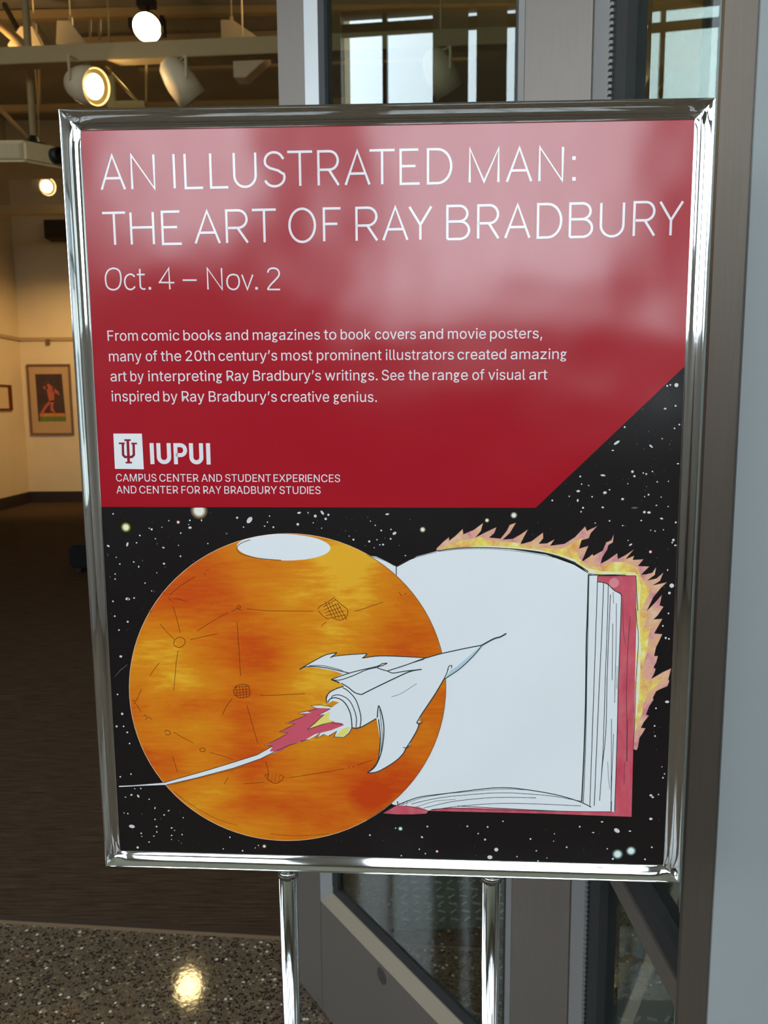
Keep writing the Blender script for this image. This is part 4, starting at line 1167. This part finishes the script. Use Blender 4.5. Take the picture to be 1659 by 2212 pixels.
# ---------- lettering
GL = json.loads(r'''{",":[369,[[[74,-235,133,140,269,140,166,-235]]]],".":[369,[[[187,-9,153,-2,124,17,104,46,97,81,104,115,124,144,153,164,187,170,222,164,251,144,271,115,277,81,271,46,251,17,222,-2]]]],"0":[891,[[[446,-13,392,-10,342,2,297,21,255,47,218,81,186,122,135,223,117,283,97,421,94,499,97,577,118,716,136,776,187,878,256,952,298,979,343,998,392,1010,446,1013,499,1010,548,998,594,979,635,952,704,878,755,776,773,716,794,577,797,499,786,349,773,283,755,223,705,122,673,81,636,47,594,21,549,2,499,-10],[446,97,513,109,543,124,570,145,616,203,649,283,661,330,676,499,661,670,649,717,616,797,570,855,543,876,513,891,446,903,377,891,348,876,320,855,275,797,242,717,230,670,215,499,230,330,242,283,275,203,320,145,348,124,377,109]]]],"2":[891,[[[126,0,126,93,555,555,611,642,625,685,630,730,623,780,591,841,557,871,491,898,440,903,385,897,318,866,286,833,263,790,250,711,129,711,131,755,152,834,169,869,218,930,281,976,318,992,398,1011,486,1011,527,1004,601,976,663,932,710,875,727,842,739,808,749,732,744,677,729,624,702,569,634,475,300,119,300,111,765,111,765,0]]]],"A":[943,[[[32,0,396,1000,543,1000,910,0,777,0,554,624,456,940,482,940,432,773,167,0],[216,279,216,391,727,391,727,279]]]],"B":[897,[[[118,0,118,1000,524,998,569,991,646,964,706,923,749,869,774,805,781,704,770,652,734,591,681,550,619,524,619,515,690,496,736,466,775,425,804,371,820,305,819,231,813,196,787,131,742,77,712,54,637,20,592,9,485,0],[245,112,535,115,619,137,670,180,696,236,697,293,673,361,623,415,549,447,488,454,245,454],[245,561,495,562,544,573,587,594,635,642,654,683,660,732,658,763,635,819,588,863,517,885,245,888]]]],"C":[1003,[[[526,-13,463,-10,403,2,347,22,295,49,248,83,205,125,168,172,137,227,112,287,94,352,79,499,94,647,112,713,137,773,168,827,205,875,248,916,295,951,347,978,403,998,463,1010,526,1013,599,1008,669,991,733,964,790,926,840,879,880,822,910,758,930,685,803,685,777,755,752,794,720,828,663,866,574,893,481,893,398,870,326,824,269,757,227,669,214,617,203,499,214,382,227,331,269,243,296,207,361,150,439,116,481,107,550,105,620,118,683,146,737,188,777,245,803,315,930,315,911,243,881,178,840,122,791,74,734,37,669,9,600,-8]]]],"D":[987,[[[430,0,189,0,189,112,481,115,582,138,663,185,723,252,762,339,782,443,782,560,775,614,745,709,723,749,696,785,628,842,587,862,490,885,183,888,183,1000,513,996,579,985,638,966,693,940,742,907,785,868,821,821,852,769,876,710,894,646,907,502,893,357,876,292,852,233,821,180,783,134,739,94,689,60,633,34,571,15,504,4]],[[245,1000,245,0,118,0,118,1000]]]],"E":[823,[[[118,0,118,1000,732,1000,732,888,245,888,245,562,699,562,699,450,245,450,245,112,738,112,738,0]]]],"F":[806,[[[118,0,118,1000,726,1000,726,888,245,888,245,547,681,547,681,435,245,435,245,0]]]],"I":[290,[[[80,0,80,1000,210,1000,210,0]]]],"M":[1235,[[[118,0,118,1000,298,1000,549,356,632,96,604,96,672,311,936,1000,1116,1000,1116,0,991,0,997,899,1008,899,926,651,672,0,562,0,330,584,220,899,234,899,236,796,240,0]]]],"N":[1029,[[[118,0,118,1000,268,1000,702,315,813,108,796,105,784,330,784,1000,911,1000,911,0,760,0,336,672,211,889,234,892,246,586,246,0]]]],"O":[1048,[[[525,-13,462,-10,403,2,348,22,296,49,248,83,206,125,169,172,137,227,112,287,94,352,83,423,79,499,94,647,112,713,137,773,169,827,206,875,248,916,296,951,348,978,403,998,462,1010,525,1013,587,1010,647,998,702,978,754,951,802,916,844,875,880,827,912,773,937,713,955,647,966,576,969,499,966,423,955,352,937,287,912,227,880,172,844,125,802,83,754,49,702,22,647,2,587,-10],[525,104,610,115,649,130,721,175,752,205,803,283,821,330,835,382,846,499,835,618,821,670,803,717,752,795,721,825,649,870,610,885,525,896,439,885,400,870,328,825,297,794,246,716,228,669,206,561,203,499,206,438,228,330,246,284,297,206,328,175,400,130,439,115]]]],"P":[874,[[[118,0,118,1000,518,997,613,976,653,958,719,909,766,845,794,769,801,727,801,640,794,598,766,522,719,457,653,407,568,376,462,365,215,365,215,477,457,477,558,492,606,518,642,555,665,601,676,654,672,740,655,789,626,831,584,862,557,874,494,887,245,889,245,0]]]],"R":[883,[[[118,0,118,1000,519,998,569,990,655,960,721,913,767,851,795,777,802,736,802,648,795,607,767,534,721,473,654,427,569,398,464,389,189,389,189,501,459,501,559,514,608,537,643,570,666,613,677,664,673,748,656,796,627,835,585,864,495,887,245,889,245,0]],[[694,0,452,450,595,450,841,0]]]],"S":[878,[[[440,-17,387,-15,293,3,251,18,179,61,150,88,105,152,90,188,75,268,205,268,217,216,228,193,260,155,327,115,410,98,504,102,562,118,630,162,661,201,677,248,678,297,664,335,638,366,603,391,559,412,303,489,207,538,169,568,140,603,119,641,106,684,102,732,113,811,127,847,172,910,234,959,311,994,353,1005,446,1013,540,1005,582,994,621,978,689,936,741,882,761,850,784,781,788,743,663,743,642,810,594,860,526,891,486,899,411,900,329,880,268,840,241,803,228,761,234,692,257,656,312,616,397,582,588,527,660,496,705,467,744,432,776,388,796,336,803,272,792,195,779,159,736,94,707,66,636,21,593,4,495,-15]]]],"T":[882,[[[62,888,62,1000,819,1000,819,888,505,888,505,0,379,0,379,888]]]],"U":[1017,[[[509,-16,398,-5,303,30,225,85,166,157,145,199,121,290,118,340,118,1000,244,1000,244,350,246,315,262,251,294,195,315,172,368,134,433,109,509,101,585,109,650,134,702,172,723,195,754,251,770,315,772,350,772,1000,899,1000,899,340,887,243,871,199,850,157,792,85,714,30,619,-5]]]],"X":[932,[[[36,0,427,559,427,464,58,1000,205,1000,401,710,479,574,456,574,514,678,734,1000,877,1000,509,470,509,564,896,0,750,0,528,324,453,454,481,454,434,371,180,0]]]],"Y":[928,[[[400,0,400,409,32,1000,179,1000,409,625,450,548,491,453,440,453,480,550,551,677,749,1000,895,1000,527,409,527,0]]]],"a":[765,[[[314,-17,247,-10,186,10,158,25,112,63,79,115,62,177,61,243,74,295,114,352,152,380,197,400,272,420,479,448,521,462,540,488,541,527,532,566,502,612,471,633,432,646,385,650,335,646,275,625,231,591,197,538,81,572,95,605,132,658,179,699,232,728,291,746,351,755,402,755,470,746,540,721,583,693,634,630,655,570,662,494,662,0,544,0,544,102,536,102,495,48,444,12,374,-12],[335,89,424,104,470,129,504,163,528,204,540,248,542,373,484,351,324,327,264,312,216,286,193,260,181,206,185,171,200,142,224,119,255,103]]]],"b":[834,[[[451,-16,389,-10,318,20,271,61,232,115,220,115,220,0,103,0,103,1000,223,1000,223,628,232,628,283,694,337,733,417,754,496,753,578,729,649,683,705,616,744,530,765,428,765,314,745,212,705,125,650,58,579,11,539,-4],[433,92,466,94,524,113,549,129,591,172,631,262,645,372,632,481,591,569,550,612,525,628,497,639,433,648,400,646,342,629,317,613,276,572,235,485,221,372,235,259,276,170,318,128,343,112,400,94]]]],"c":[778,[[[407,-16,358,-13,269,11,230,32,161,90,110,167,91,212,70,313,67,368,70,425,91,527,110,572,161,649,230,707,269,729,358,753,407,756,511,741,600,700,637,669,668,633,693,591,711,544,595,515,579,556,542,601,491,633,443,646,372,646,340,639,285,610,263,589,227,538,195,441,189,368,195,297,227,201,263,150,311,113,340,101,407,91,477,101,532,130,573,174,598,230,713,201,696,153,671,110,639,73,602,42,559,17,512,-1]]]],"d":[834,[[[384,-16,296,-4,219,32,155,89,107,166,90,212,70,314,70,428,90,530,130,616,186,683,257,729,339,753,418,754,497,733,551,694,602,628,611,628,611,1000,731,1000,731,0,615,0,615,115,603,115,564,61,516,20,446,-10],[402,92,435,94,492,112,517,128,559,170,575,196,599,259,613,372,599,485,576,546,559,572,518,613,493,629,435,646,402,648,337,639,309,628,284,612,243,569,203,481,189,372,203,262,243,172,285,129,310,113,369,94]]]],"e":[794,[[[417,-16,316,-4,271,11,230,32,161,90,109,167,91,212,70,312,67,367,70,423,91,524,109,569,159,647,226,706,266,728,308,743,403,756,493,744,551,723,603,691,650,646,687,588,714,516,730,381,730,333,147,333,147,434,664,434,609,397,596,498,572,555,556,578,516,617,465,641,403,649,341,641,288,616,245,578,214,530,195,474,189,415,190,309,205,239,217,209,233,182,273,138,324,108,353,98,439,91,499,104,547,131,584,172,601,207,717,179,678,100,612,38,524,-2]]]],"f":[499,[[[158,0,158,848,166,907,175,932,204,975,266,1020,316,1036,368,1042,461,1030,477,1024,447,921,394,931,336,925,303,904,285,870,279,823,279,0]],[[448,746,448,643,13,643,13,746]]]],"g":[690,[[[532,500,518,581,478,653,416,706,340,734,260,734,184,706,122,653,82,581,68,500,82,419,122,347,184,294,260,266,340,266,416,294,478,347,518,419],[585,-80,568,-24,521,26,448,63,358,82,262,82,173,63,99,26,52,-24,35,-80,52,-136,99,-186,172,-223,262,-242,358,-242,447,-223,521,-186,568,-136],[405,500,399,542,380,578,352,606,318,620,282,620,248,606,220,578,201,542,195,500,201,458,220,422,247,394,282,380,318,380,352,394,380,422,399,458],[470,-80,460,-57,433,-36,390,-21,338,-13,282,-13,230,-21,187,-36,160,-57,150,-80,160,-103,187,-124,230,-139,282,-147,338,-147,390,-139,433,-124,460,-103]],[[150,290,235,268,210,190,300,88,165,62,80,160],[462,660,610,735,625,640,520,590]]]],"h":[806,[[[223,446,223,0,103,0,103,1000,223,1000,223,565,201,565,220,613,269,686,299,712,368,745,447,756,518,748,580,724,631,685,670,631,684,597,700,518,702,0,582,0,579,504,556,572,537,598,512,620,450,644,387,646,316,624,278,595,248,556,230,506]]]],"i":[328,[[[103,0,103,746,223,746,223,0],[164,870,133,876,106,894,87,919,81,950,87,981,106,1006,133,1024,164,1030,197,1024,224,1006,242,981,248,950,242,919,224,894,197,876]]]],"k":[748,[[[103,0,103,1000,223,1000,223,0],[578,0,291,365,376,450,732,0]],[[216,268,216,416,237,416,559,746,708,746,362,392,348,392]]]],"l":[372,[[[274,-5,198,6,169,20,127,64,106,127,103,1000,223,1000,227,151,236,122,255,107,287,102,334,107,355,5]]]],"m":[1199,[[[103,0,103,746,220,746,221,581,211,581,231,635,278,698,338,739,407,758,470,756,506,747,565,709,588,682,621,617,631,579,614,579,633,631,681,693,748,737,801,754,890,757,950,743,1003,715,1045,672,1077,615,1093,543,1095,0,974,0,972,536,963,568,949,594,929,615,880,641,823,650,776,644,718,617,690,588,664,531,659,486,659,0,539,0,536,540,516,591,497,611,450,640,392,650,329,638,291,618,247,568,229,523,223,468,223,0]]]],"n":[805,[[[223,446,223,0,103,0,103,746,219,746,220,565,201,565,220,613,269,686,299,712,368,745,447,756,518,748,580,724,631,685,669,631,684,597,700,518,702,0,582,0,579,504,556,572,537,598,512,620,450,644,387,646,316,624,278,595,248,556,230,506]]]],"o":[816,[[[407,-16,358,-13,269,11,230,32,161,90,110,167,91,212,70,313,67,368,70,425,91,527,110,572,161,649,230,707,269,729,358,753,407,756,457,753,547,729,587,707,655,649,706,572,725,527,738,478,749,368,738,261,725,212,706,167,655,90,587,32,547,11,504,-4],[407,91,443,94,505,113,531,130,574,174,614,263,628,368,614,475,574,565,531,610,505,627,476,639,407,648,340,639,311,627,285,610,243,565,203,475,189,368,203,263,243,174,285,130,311,113,340,101]]]],"p":[834,[[[103,-281,103,746,220,746,220,628,232,628,270,680,299,708,360,743,450,756,496,753,578,729,615,709,679,652,727,575,744,530,765,428,765,314,757,261,727,166,679,89,616,32,579,11,496,-13,418,-15,339,7,285,47,232,115,223,115,223,-281],[433,92,466,94,524,113,549,129,591,172,631,262,645,372,632,481,591,569,550,612,525,628,497,639,433,648,400,646,342,629,317,613,276,572,235,485,221,372,235,259,276,170,318,128,343,112,400,94]]]],"r":[509,[[[103,0,103,746,219,746,219,631,227,631,255,682,300,722,327,737,386,754,479,754,479,634,407,640,334,628,276,592,237,537,223,466,223,0]]]],"s":[717,[[[358,-16,252,-3,166,35,104,98,70,185,185,209,194,181,224,135,268,106,324,91,393,91,426,98,481,122,515,159,524,180,525,221,499,267,443,298,293,334,205,365,142,409,120,436,95,501,92,538,101,599,112,626,147,675,197,713,258,740,368,756,470,742,548,704,603,645,637,570,527,545,494,603,456,635,402,652,336,652,281,636,238,606,216,567,213,545,221,507,244,478,282,456,499,398,574,360,623,310,639,280,651,209,649,177,630,119,614,93,570,47,511,13,476,0]]]],"t":[447,[[[128,926,248,926,249,169,267,120,294,104,335,98,397,105,419,3,331,-8,245,4,210,20,181,42,158,69,141,102,128,183]],[[401,746,401,643,13,643,13,746]]]],"u":[806,[[[358,-10,322,-8,256,7,199,39,154,86,122,149,111,186,103,273,103,746,223,746,223,283,235,206,249,174,294,126,356,102,393,99,468,112,510,135,557,190,576,240,582,300,582,746,702,746,702,0,586,0,586,181,604,181,585,132,535,59,505,33,437,1]]]],"v":[765,[[[319,0,34,746,166,746,337,271,404,41,362,41,429,271,599,746,730,746,445,0]]]],"w":[1115,[[[270,0,44,746,171,746,282,348,344,81,324,81,355,222,495,746,622,746,730,347,791,81,769,81,791,178,944,746,1070,746,844,0,724,0,627,338,544,664,571,664,509,415,391,0]]]],"y":[765,[[[93,-272,121,-168,189,-177,218,-171,244,-156,278,-114,319,-3,34,746,166,746,337,271,404,41,361,41,429,271,600,746,730,746,401,-114,362,-190,313,-243,252,-275,180,-285]]]],"z":[748,[[[82,0,82,90,499,628,499,635,94,635,94,746,654,746,654,650,248,118,248,111,666,111,666,0]]]],"’":[348,[[[101,626,160,1000,297,1000,193,626]]]]}''')
def arc(cx, cy, rx, ry, a0, a1, n=14):
    return [(cx + rx * math.cos(math.radians(a0 + (a1 - a0) * i / n)), cy + ry * math.sin(math.radians(a0 + (a1 - a0) * i / n))) for i in range(n + 1)]
# single-stroke capitals in a unit box (x 0..1 between outer stroke centres, y 0..1 baseline to cap)
SG = {
    'A': [[(0, 0), (.5, 1), (1, 0)], [(.15, .33), (.85, .33)]],
    'N': [[(0, 0), (0, 1), (1, 0), (1, 1)]],
    'I': [[(0, 0), (0, 1)]],
    'L': [[(0, 1), (0, 0), (1, 0)]],
    'U': [[(0, 1), (0, .34)] + arc(.5, .34, .5, .34, 180, 360)[1:] + [(1, 1)]],
    'S': [[(.95, .80)] + arc(.5, .74, .43, .26, 30, 200) + [(.16, .60), (.3, .54), (.7, .46), (.88, .38)] + arc(.51, .27, .47, .27, 20, -160)],
    'T': [[(0, 1), (1, 1)], [(.5, 1), (.5, 0)]],
    'R': [[(0, 0), (0, 1), (.55, 1)] + arc(.55, .73, .42, .27, 90, -90) + [(0, .46)], [(.52, .46), (1, 0)]],
    'E': [[(1, 0), (0, 0), (0, 1), (.93, 1)], [(0, .52), (.78, .52)]],
    'D': [[(0, 0), (0, 1), (.42, 1)] + arc(.42, .5, .58, .5, 90, -90) + [(0, 0)]],
    'M': [[(0, 0), (0, 1), (.5, .02), (1, 1), (1, 0)]],
    'H': [[(0, 0), (0, 1)], [(1, 0), (1, 1)], [(0, .53), (1, .53)]],
    'O': [arc(.5, .5, .5, .51, 0, 360, 36)],
    'F': [[(0, 0), (0, 1), (1, 1)], [(0, .53), (.8, .53)]],
    'Y': [[(0, 1), (.5, .45), (1, 1)], [(.5, .45), (.5, 0)]],
    'B': [[(0, 0), (0, 1), (.55, 1)] + arc(.55, .765, .37, .235, 90, -90) + [(0, .53)], [(.55, .53)] + arc(.58, .265, .42, .265, 90, -90) + [(0, 0)]],
    'P': [[(0, 0), (0, 1), (.5, 1)] + arc(.5, .74, .48, .26, 90, -90) + [(0, .48)]],
}
def line_fn(bl, br, tl, tr):
    """pixel points on baseline (left, right) and cap line -> f(u) giving baseline v and cap v"""
    a, b, c, d = [plane_uv(*p) for p in (bl, br, tl, tr)]
    base = lambda u: a[1] + (b[1] - a[1]) * (u - a[0]) / (b[0] - a[0])
    top = lambda u: c[1] + (d[1] - c[1]) * (u - c[0]) / (d[0] - c[0])
    return base, top
def px_u(x, y): return plane_uv(x, y)[0]

def title(name, letters, bl, br, tl, tr, w, o, sc):
    base, top = line_fn(bl, br, tl, tr)
    out = []
    for ch, x0, x1, y in letters:
        u0, u1 = px_u(o[0] + x0 / sc, o[1] + y / sc), px_u(o[0] + x1 / sc, o[1] + y / sc)
        if ch == ':':
            continue
        wid = u1 - u0
        if ch not in 'I':
            u0 += w / 2 * (ch not in 'T'); u1 -= w / 2 * (ch not in 'T')
        else:
            u0 = (u0 + u1) / 2
        for s in SG[ch]:
            pts = []
            for X, Y in s:
                u = u0 + (u1 - u0) * X
                b_, t_ = base(u), top(u)
                pts.append((u, b_ + (t_ - b_) * Y))
            # flat stroke ends: lengthen terminals by half a stroke where the stroke meets the line
            out.append((pts, w))
            if s[0] == s[-1] or True:
                pass
    return out
o = (200, 290); sc = 2.5136
T1 = [('A', 44, 183, 300), ('N', 206, 340, 200), ('I', 434, 452, 200), ('L', 500, 607, 290), ('L', 638, 744, 290), ('U', 762, 891, 180), ('S', 922, 1050, 200), ('T', 1057, 1192, 102), ('R', 1222, 1343, 280), ('A', 1368, 1510, 280), ('T', 1503, 1640, 93)]
off = 640 * sc
T1 += [('E', 58 + off, 174 + off, 270), ('D', 206 + off, 345 + off, 180), ('M', 433 + off, 602 + off, 170), ('A', 634 + off, 779 + off, 260), ('N', 812 + off, 950 + off, 160)]
T2 = [('T', 52, 177, 425), ('H', 203, 336, 500), ('E', 377, 492, 595), ('A', 554, 698, 597), ('R', 725, 850, 595), ('T', 865, 995, 412), ('O', 1063, 1214, 500), ('F', 1249, 1353, 410), ('R', 1428, 1552, 590), ('A', 1573, 1716, 585),
      ('Y', 105 + off, 237 + off, 397), ('B', 311 + off, 442 + off, 480), ('R', 478 + off, 601 + off, 570), ('A', 625 + off, 769 + off, 568), ('D', 803 + off, 942 + off, 470), ('B', 977 + off, 1110 + off, 470), ('U', 1145 + off, 1281 + off, 450), ('R', 1322 + off, 1446 + off, 552), ('Y', 1468 + off, 1603 + off, 367)]
W1 = 4.9 * PXM
l1 = title('t', T1, (220, 410), (1216, 390.5), (240, 335.5), (1216, 317.5), W1, o, sc)
for yy in (130, 243):
    q = crop(840, 290, 2.5136, '%d,%d' % (1005, yy))[0]
    r = 3.6 * PXM
    l1.append(([(q[0] - r, q[1]), (q[0] + r, q[1])], 2 * r))
ribbons('title_lettering', l1, 3, K_text, po)
ribbons('title_lettering', title('t', T2, (248.5, 529), (1447.9, 508.5), (223.9, 460.3), (1476.5, 435), W1, o, sc), 3, K_text, po)
# date
o = (210, 550); sc = 3.1302
W3 = 3.3 * PXM
def C8(s): return crop(210, 550, 3.1302, s)
dl_ = []
def D(s, sm=False): dl_.append((smooth(C8(s)) if sm else C8(s), W3))
D('109,92 78,104 60,135 57,168 64,208 82,230 109,238 136,230 154,206 161,165 155,122 138,100 109,92', True)
D('254,150 238,136 220,133 198,146 187,172 190,205 205,229 228,236 246,228 256,216', True)
D('288,97 292,205 298,225 312,233 327,232', True); D('268,135 322,135')
D('492,235 484,92 422,188 522,190')
D('578,173 673,173')
D('750,236 744,92 846,236 840,92')
D('918,134 893,143 879,170 882,207 898,228 922,236 944,228 958,204 960,172 950,146 935,137 918,134', True)
D('978,136 1016,236 1052,136')
D('1152,122 1163,100 1188,92 1215,98 1230,120 1226,146 1204,172 1170,208 1152,236', True); D('1152,236 1237,236')
for x in (357, 1078):
    q = C8('%d,228' % x)[0]; r = 2.7 * PXM
    dl_.append(([(q[0] - r, q[1]), (q[0] + r, q[1])], 2 * r))
ribbons('date_lettering', dl_, 3, K_text, po)

G2 = [[arc(.46, .34 + .02, .30, .0, 0, 1, 1)]]
def word(txt, u0, u1, base, top):
    """outlines of a word fitted between u0 and u1"""
    x, loops, xmin, xmax = 0, [], 1e9, -1e9
    for i, ch in enumerate(txt):
        adv, lv = GL[ch]
        for li, c in ((li, c) for li, cs in enumerate(lv) for c in cs):
            P = [(x + c[k], c[k + 1]) for k in range(0, len(c), 2)]
            loops.append((li, P))
            xmin = min(xmin, min(p[0] for p in P)); xmax = max(xmax, max(p[0] for p in P))
        x += adv
    out = []
    for li, P in loops:
        Q = []
        for X, Y in P:
            u = u0 + (u1 - u0) * (X - xmin) / (xmax - xmin)
            b_, t_ = base(u), top(u)
            Q.append((u, b_ + (t_ - b_) * Y / 1000))
        out.append((li, Q))
    return out
def text_line(name, words, o, sc, bl, br, cap, layer=3):
    h = cap / sc
    base, top = line_fn(bl, br, (bl[0], bl[1] - h), (br[0], br[1] - h))
    ym = (bl[1] + br[1]) / 2
    L_ = []
    for txt, x0, x1 in words:
        y = bl[1] + (br[1] - bl[1]) * ((o[0] + x0 / sc) - bl[0]) / (br[0] - bl[0]) - h / 2
        L_ += word(txt, px_u(o[0] + x0 / sc, y), px_u(o[0] + x1 / sc, y), base, top)
    os_ = [to_mesh_2d(name, [q for li, q in L_ if li == k], layer + .08 * k, K_text, po) for k in sorted({li for li, q in L_})]
    # join the overlapping glyph pieces of a line into one printed mesh
    bm = bmesh.new()
    for o_ in os_:
        bm.from_mesh(o_.data)
    bm.to_mesh(os_[0].data)
    bm.free()
    for o_ in os_[1:]:
        bpy.data.objects.remove(o_)
    return os_[0]
o = (210, 690); sc = 3.1302; f = 510 * sc
Bp_ = lambda x, y: (210 + x / sc, 690 + y / sc)
text_line('body_lettering', [('From', 70, 275), ('comic', 300, 555), ('books', 583, 838), ('and', 867, 1020), ('magazines', 1052, 1506), ('to', 1533, 1617), ('book', 50 + f, 252 + f), ('covers', 282 + f, 558 + f), ('and', 585 + f, 742 + f), ('movie', 775 + f, 1032 + f), ('posters,', 1060 + f, 1413 + f)],
          o, sc, Bp_(70, 145), Bp_(1400 + f, 128), 70)
text_line('body_lettering', [('many', 80, 300), ('of', 328, 407), ('the', 430, 568), ('20th', 597, 795), ('century’s', 820, 1217), ('most', 1245, 1455), ('prominent', 1485, 327 + f), ('illustrators', 355 + f, 815 + f), ('created', 840 + f, 1168 + f), ('amazing', 1200 + f, 1578 + f)],
          o, sc, Bp_(80, 284), Bp_(1500 + f, 268), 70)
text_line('body_lettering', [('art', 90, 200), ('by', 225, 315), ('interpreting', 345, 845), ('Ray', 875, 1025), ('Bradbury’s', 1055, 1513), ('writings.', 1540, 300 + f), ('See', 328 + f, 480 + f), ('the', 508 + f, 645 + f), ('range', 672 + f, 910 + f), ('of', 940 + f, 1022 + f), ('visual', 1048 + f, 1298 + f), ('art', 1325 + f, 1448 + f)],
          o, sc, Bp_(90, 419), Bp_(1450 + f, 407), 70)
text_line('body_lettering', [('inspired', 98, 418), ('by', 447, 543), ('Ray', 572, 725), ('Bradbury’s', 755, 1215), ('creative', 1240, 1568), ('genius.', 1597, 295 + f)],
          o, sc, Bp_(100, 554), Bp_(290 + f, 558), 70)
o = (230, 920)
Lp = lambda x, y: (230 + x / sc, 920 + y / sc)
text_line('credit_lettering', [('CAMPUS', 65, 338), ('CENTER', 358, 622), ('AND', 642, 782), ('STUDENT', 803, 1112), ('EXPERIENCES', 1130, 1580)], o, sc, Lp(65, 375), Lp(1580, 380), 51)
text_line('credit_lettering', [('AND', 68, 203), ('CENTER', 222, 485), ('FOR', 507, 633), ('RAY', 655, 777), ('BRADBURY', 797, 1153), ('STUDIES', 1170, 1448)], o, sc, Lp(68, 456), Lp(1448, 460), 51)
C9 = lambda s: crop(230, 920, 3.1302, s)
to_mesh_2d('logo_square', [C9('47,52 240,52 253,293 58,290')], 3, print_mat('ink_logo_white', srgb(240, 238, 240)), po)
W9 = 1 / sc * PXM
ribbons('logo_trident', [(C9('111,120 113,196 126,210 172,210 186,196 184,120'), 17 * W9), (C9('144,92 151,252'), 19 * W9), (C9('121,96 165,96'), 12 * W9), (C9('84,118 124,118'), 12 * W9), (C9('168,119 207,119'), 12 * W9), (C9('130,248 173,248'), 12 * W9), (C9('146,214 152,214'), 20 * W9)], 3.6, print_mat('ink_logo_crimson', srgb(150, 26, 44)), po)
lg = []
def cap_line(ch, x0, x1, wpx):
    base, top = line_fn(Lp(290, 258), Lp(705, 261), Lp(290, 116), Lp(705, 117))
    y = 188
    u0, u1 = px_u(*Lp(x0, y)) + wpx * W9 / 2, px_u(*Lp(x1, y)) - wpx * W9 / 2
    if ch == 'I': u0 = u1 = (u0 + u1) / 2
    for s in SG[ch]:
        pts = []
        for X, Y in s:
            u = u0 + (u1 - u0) * X
            b_, t_ = base(u), top(u)
            hw_ = wpx * W9 / 2
            # keep horizontal strokes inside the cap height
            if ch == 'P': Y = Y * .905 + (.0 if Y == 0 else .0) if Y > 0 else 0
            if ch == 'U' and Y < .34: Y = .1 + Y * .7
            pts.append((u, b_ + (t_ - b_) * Y))
        lg.append((pts, wpx * W9))
cap_line('I', 292, 325, 28); cap_line('U', 340, 437, 28); cap_line('P', 455, 548, 27); cap_line('U', 560, 655, 28); cap_line('I', 672, 706, 28)
ribbons('logo_lettering', lg, 3, K_text, po)

bpy.context.view_layer.update()
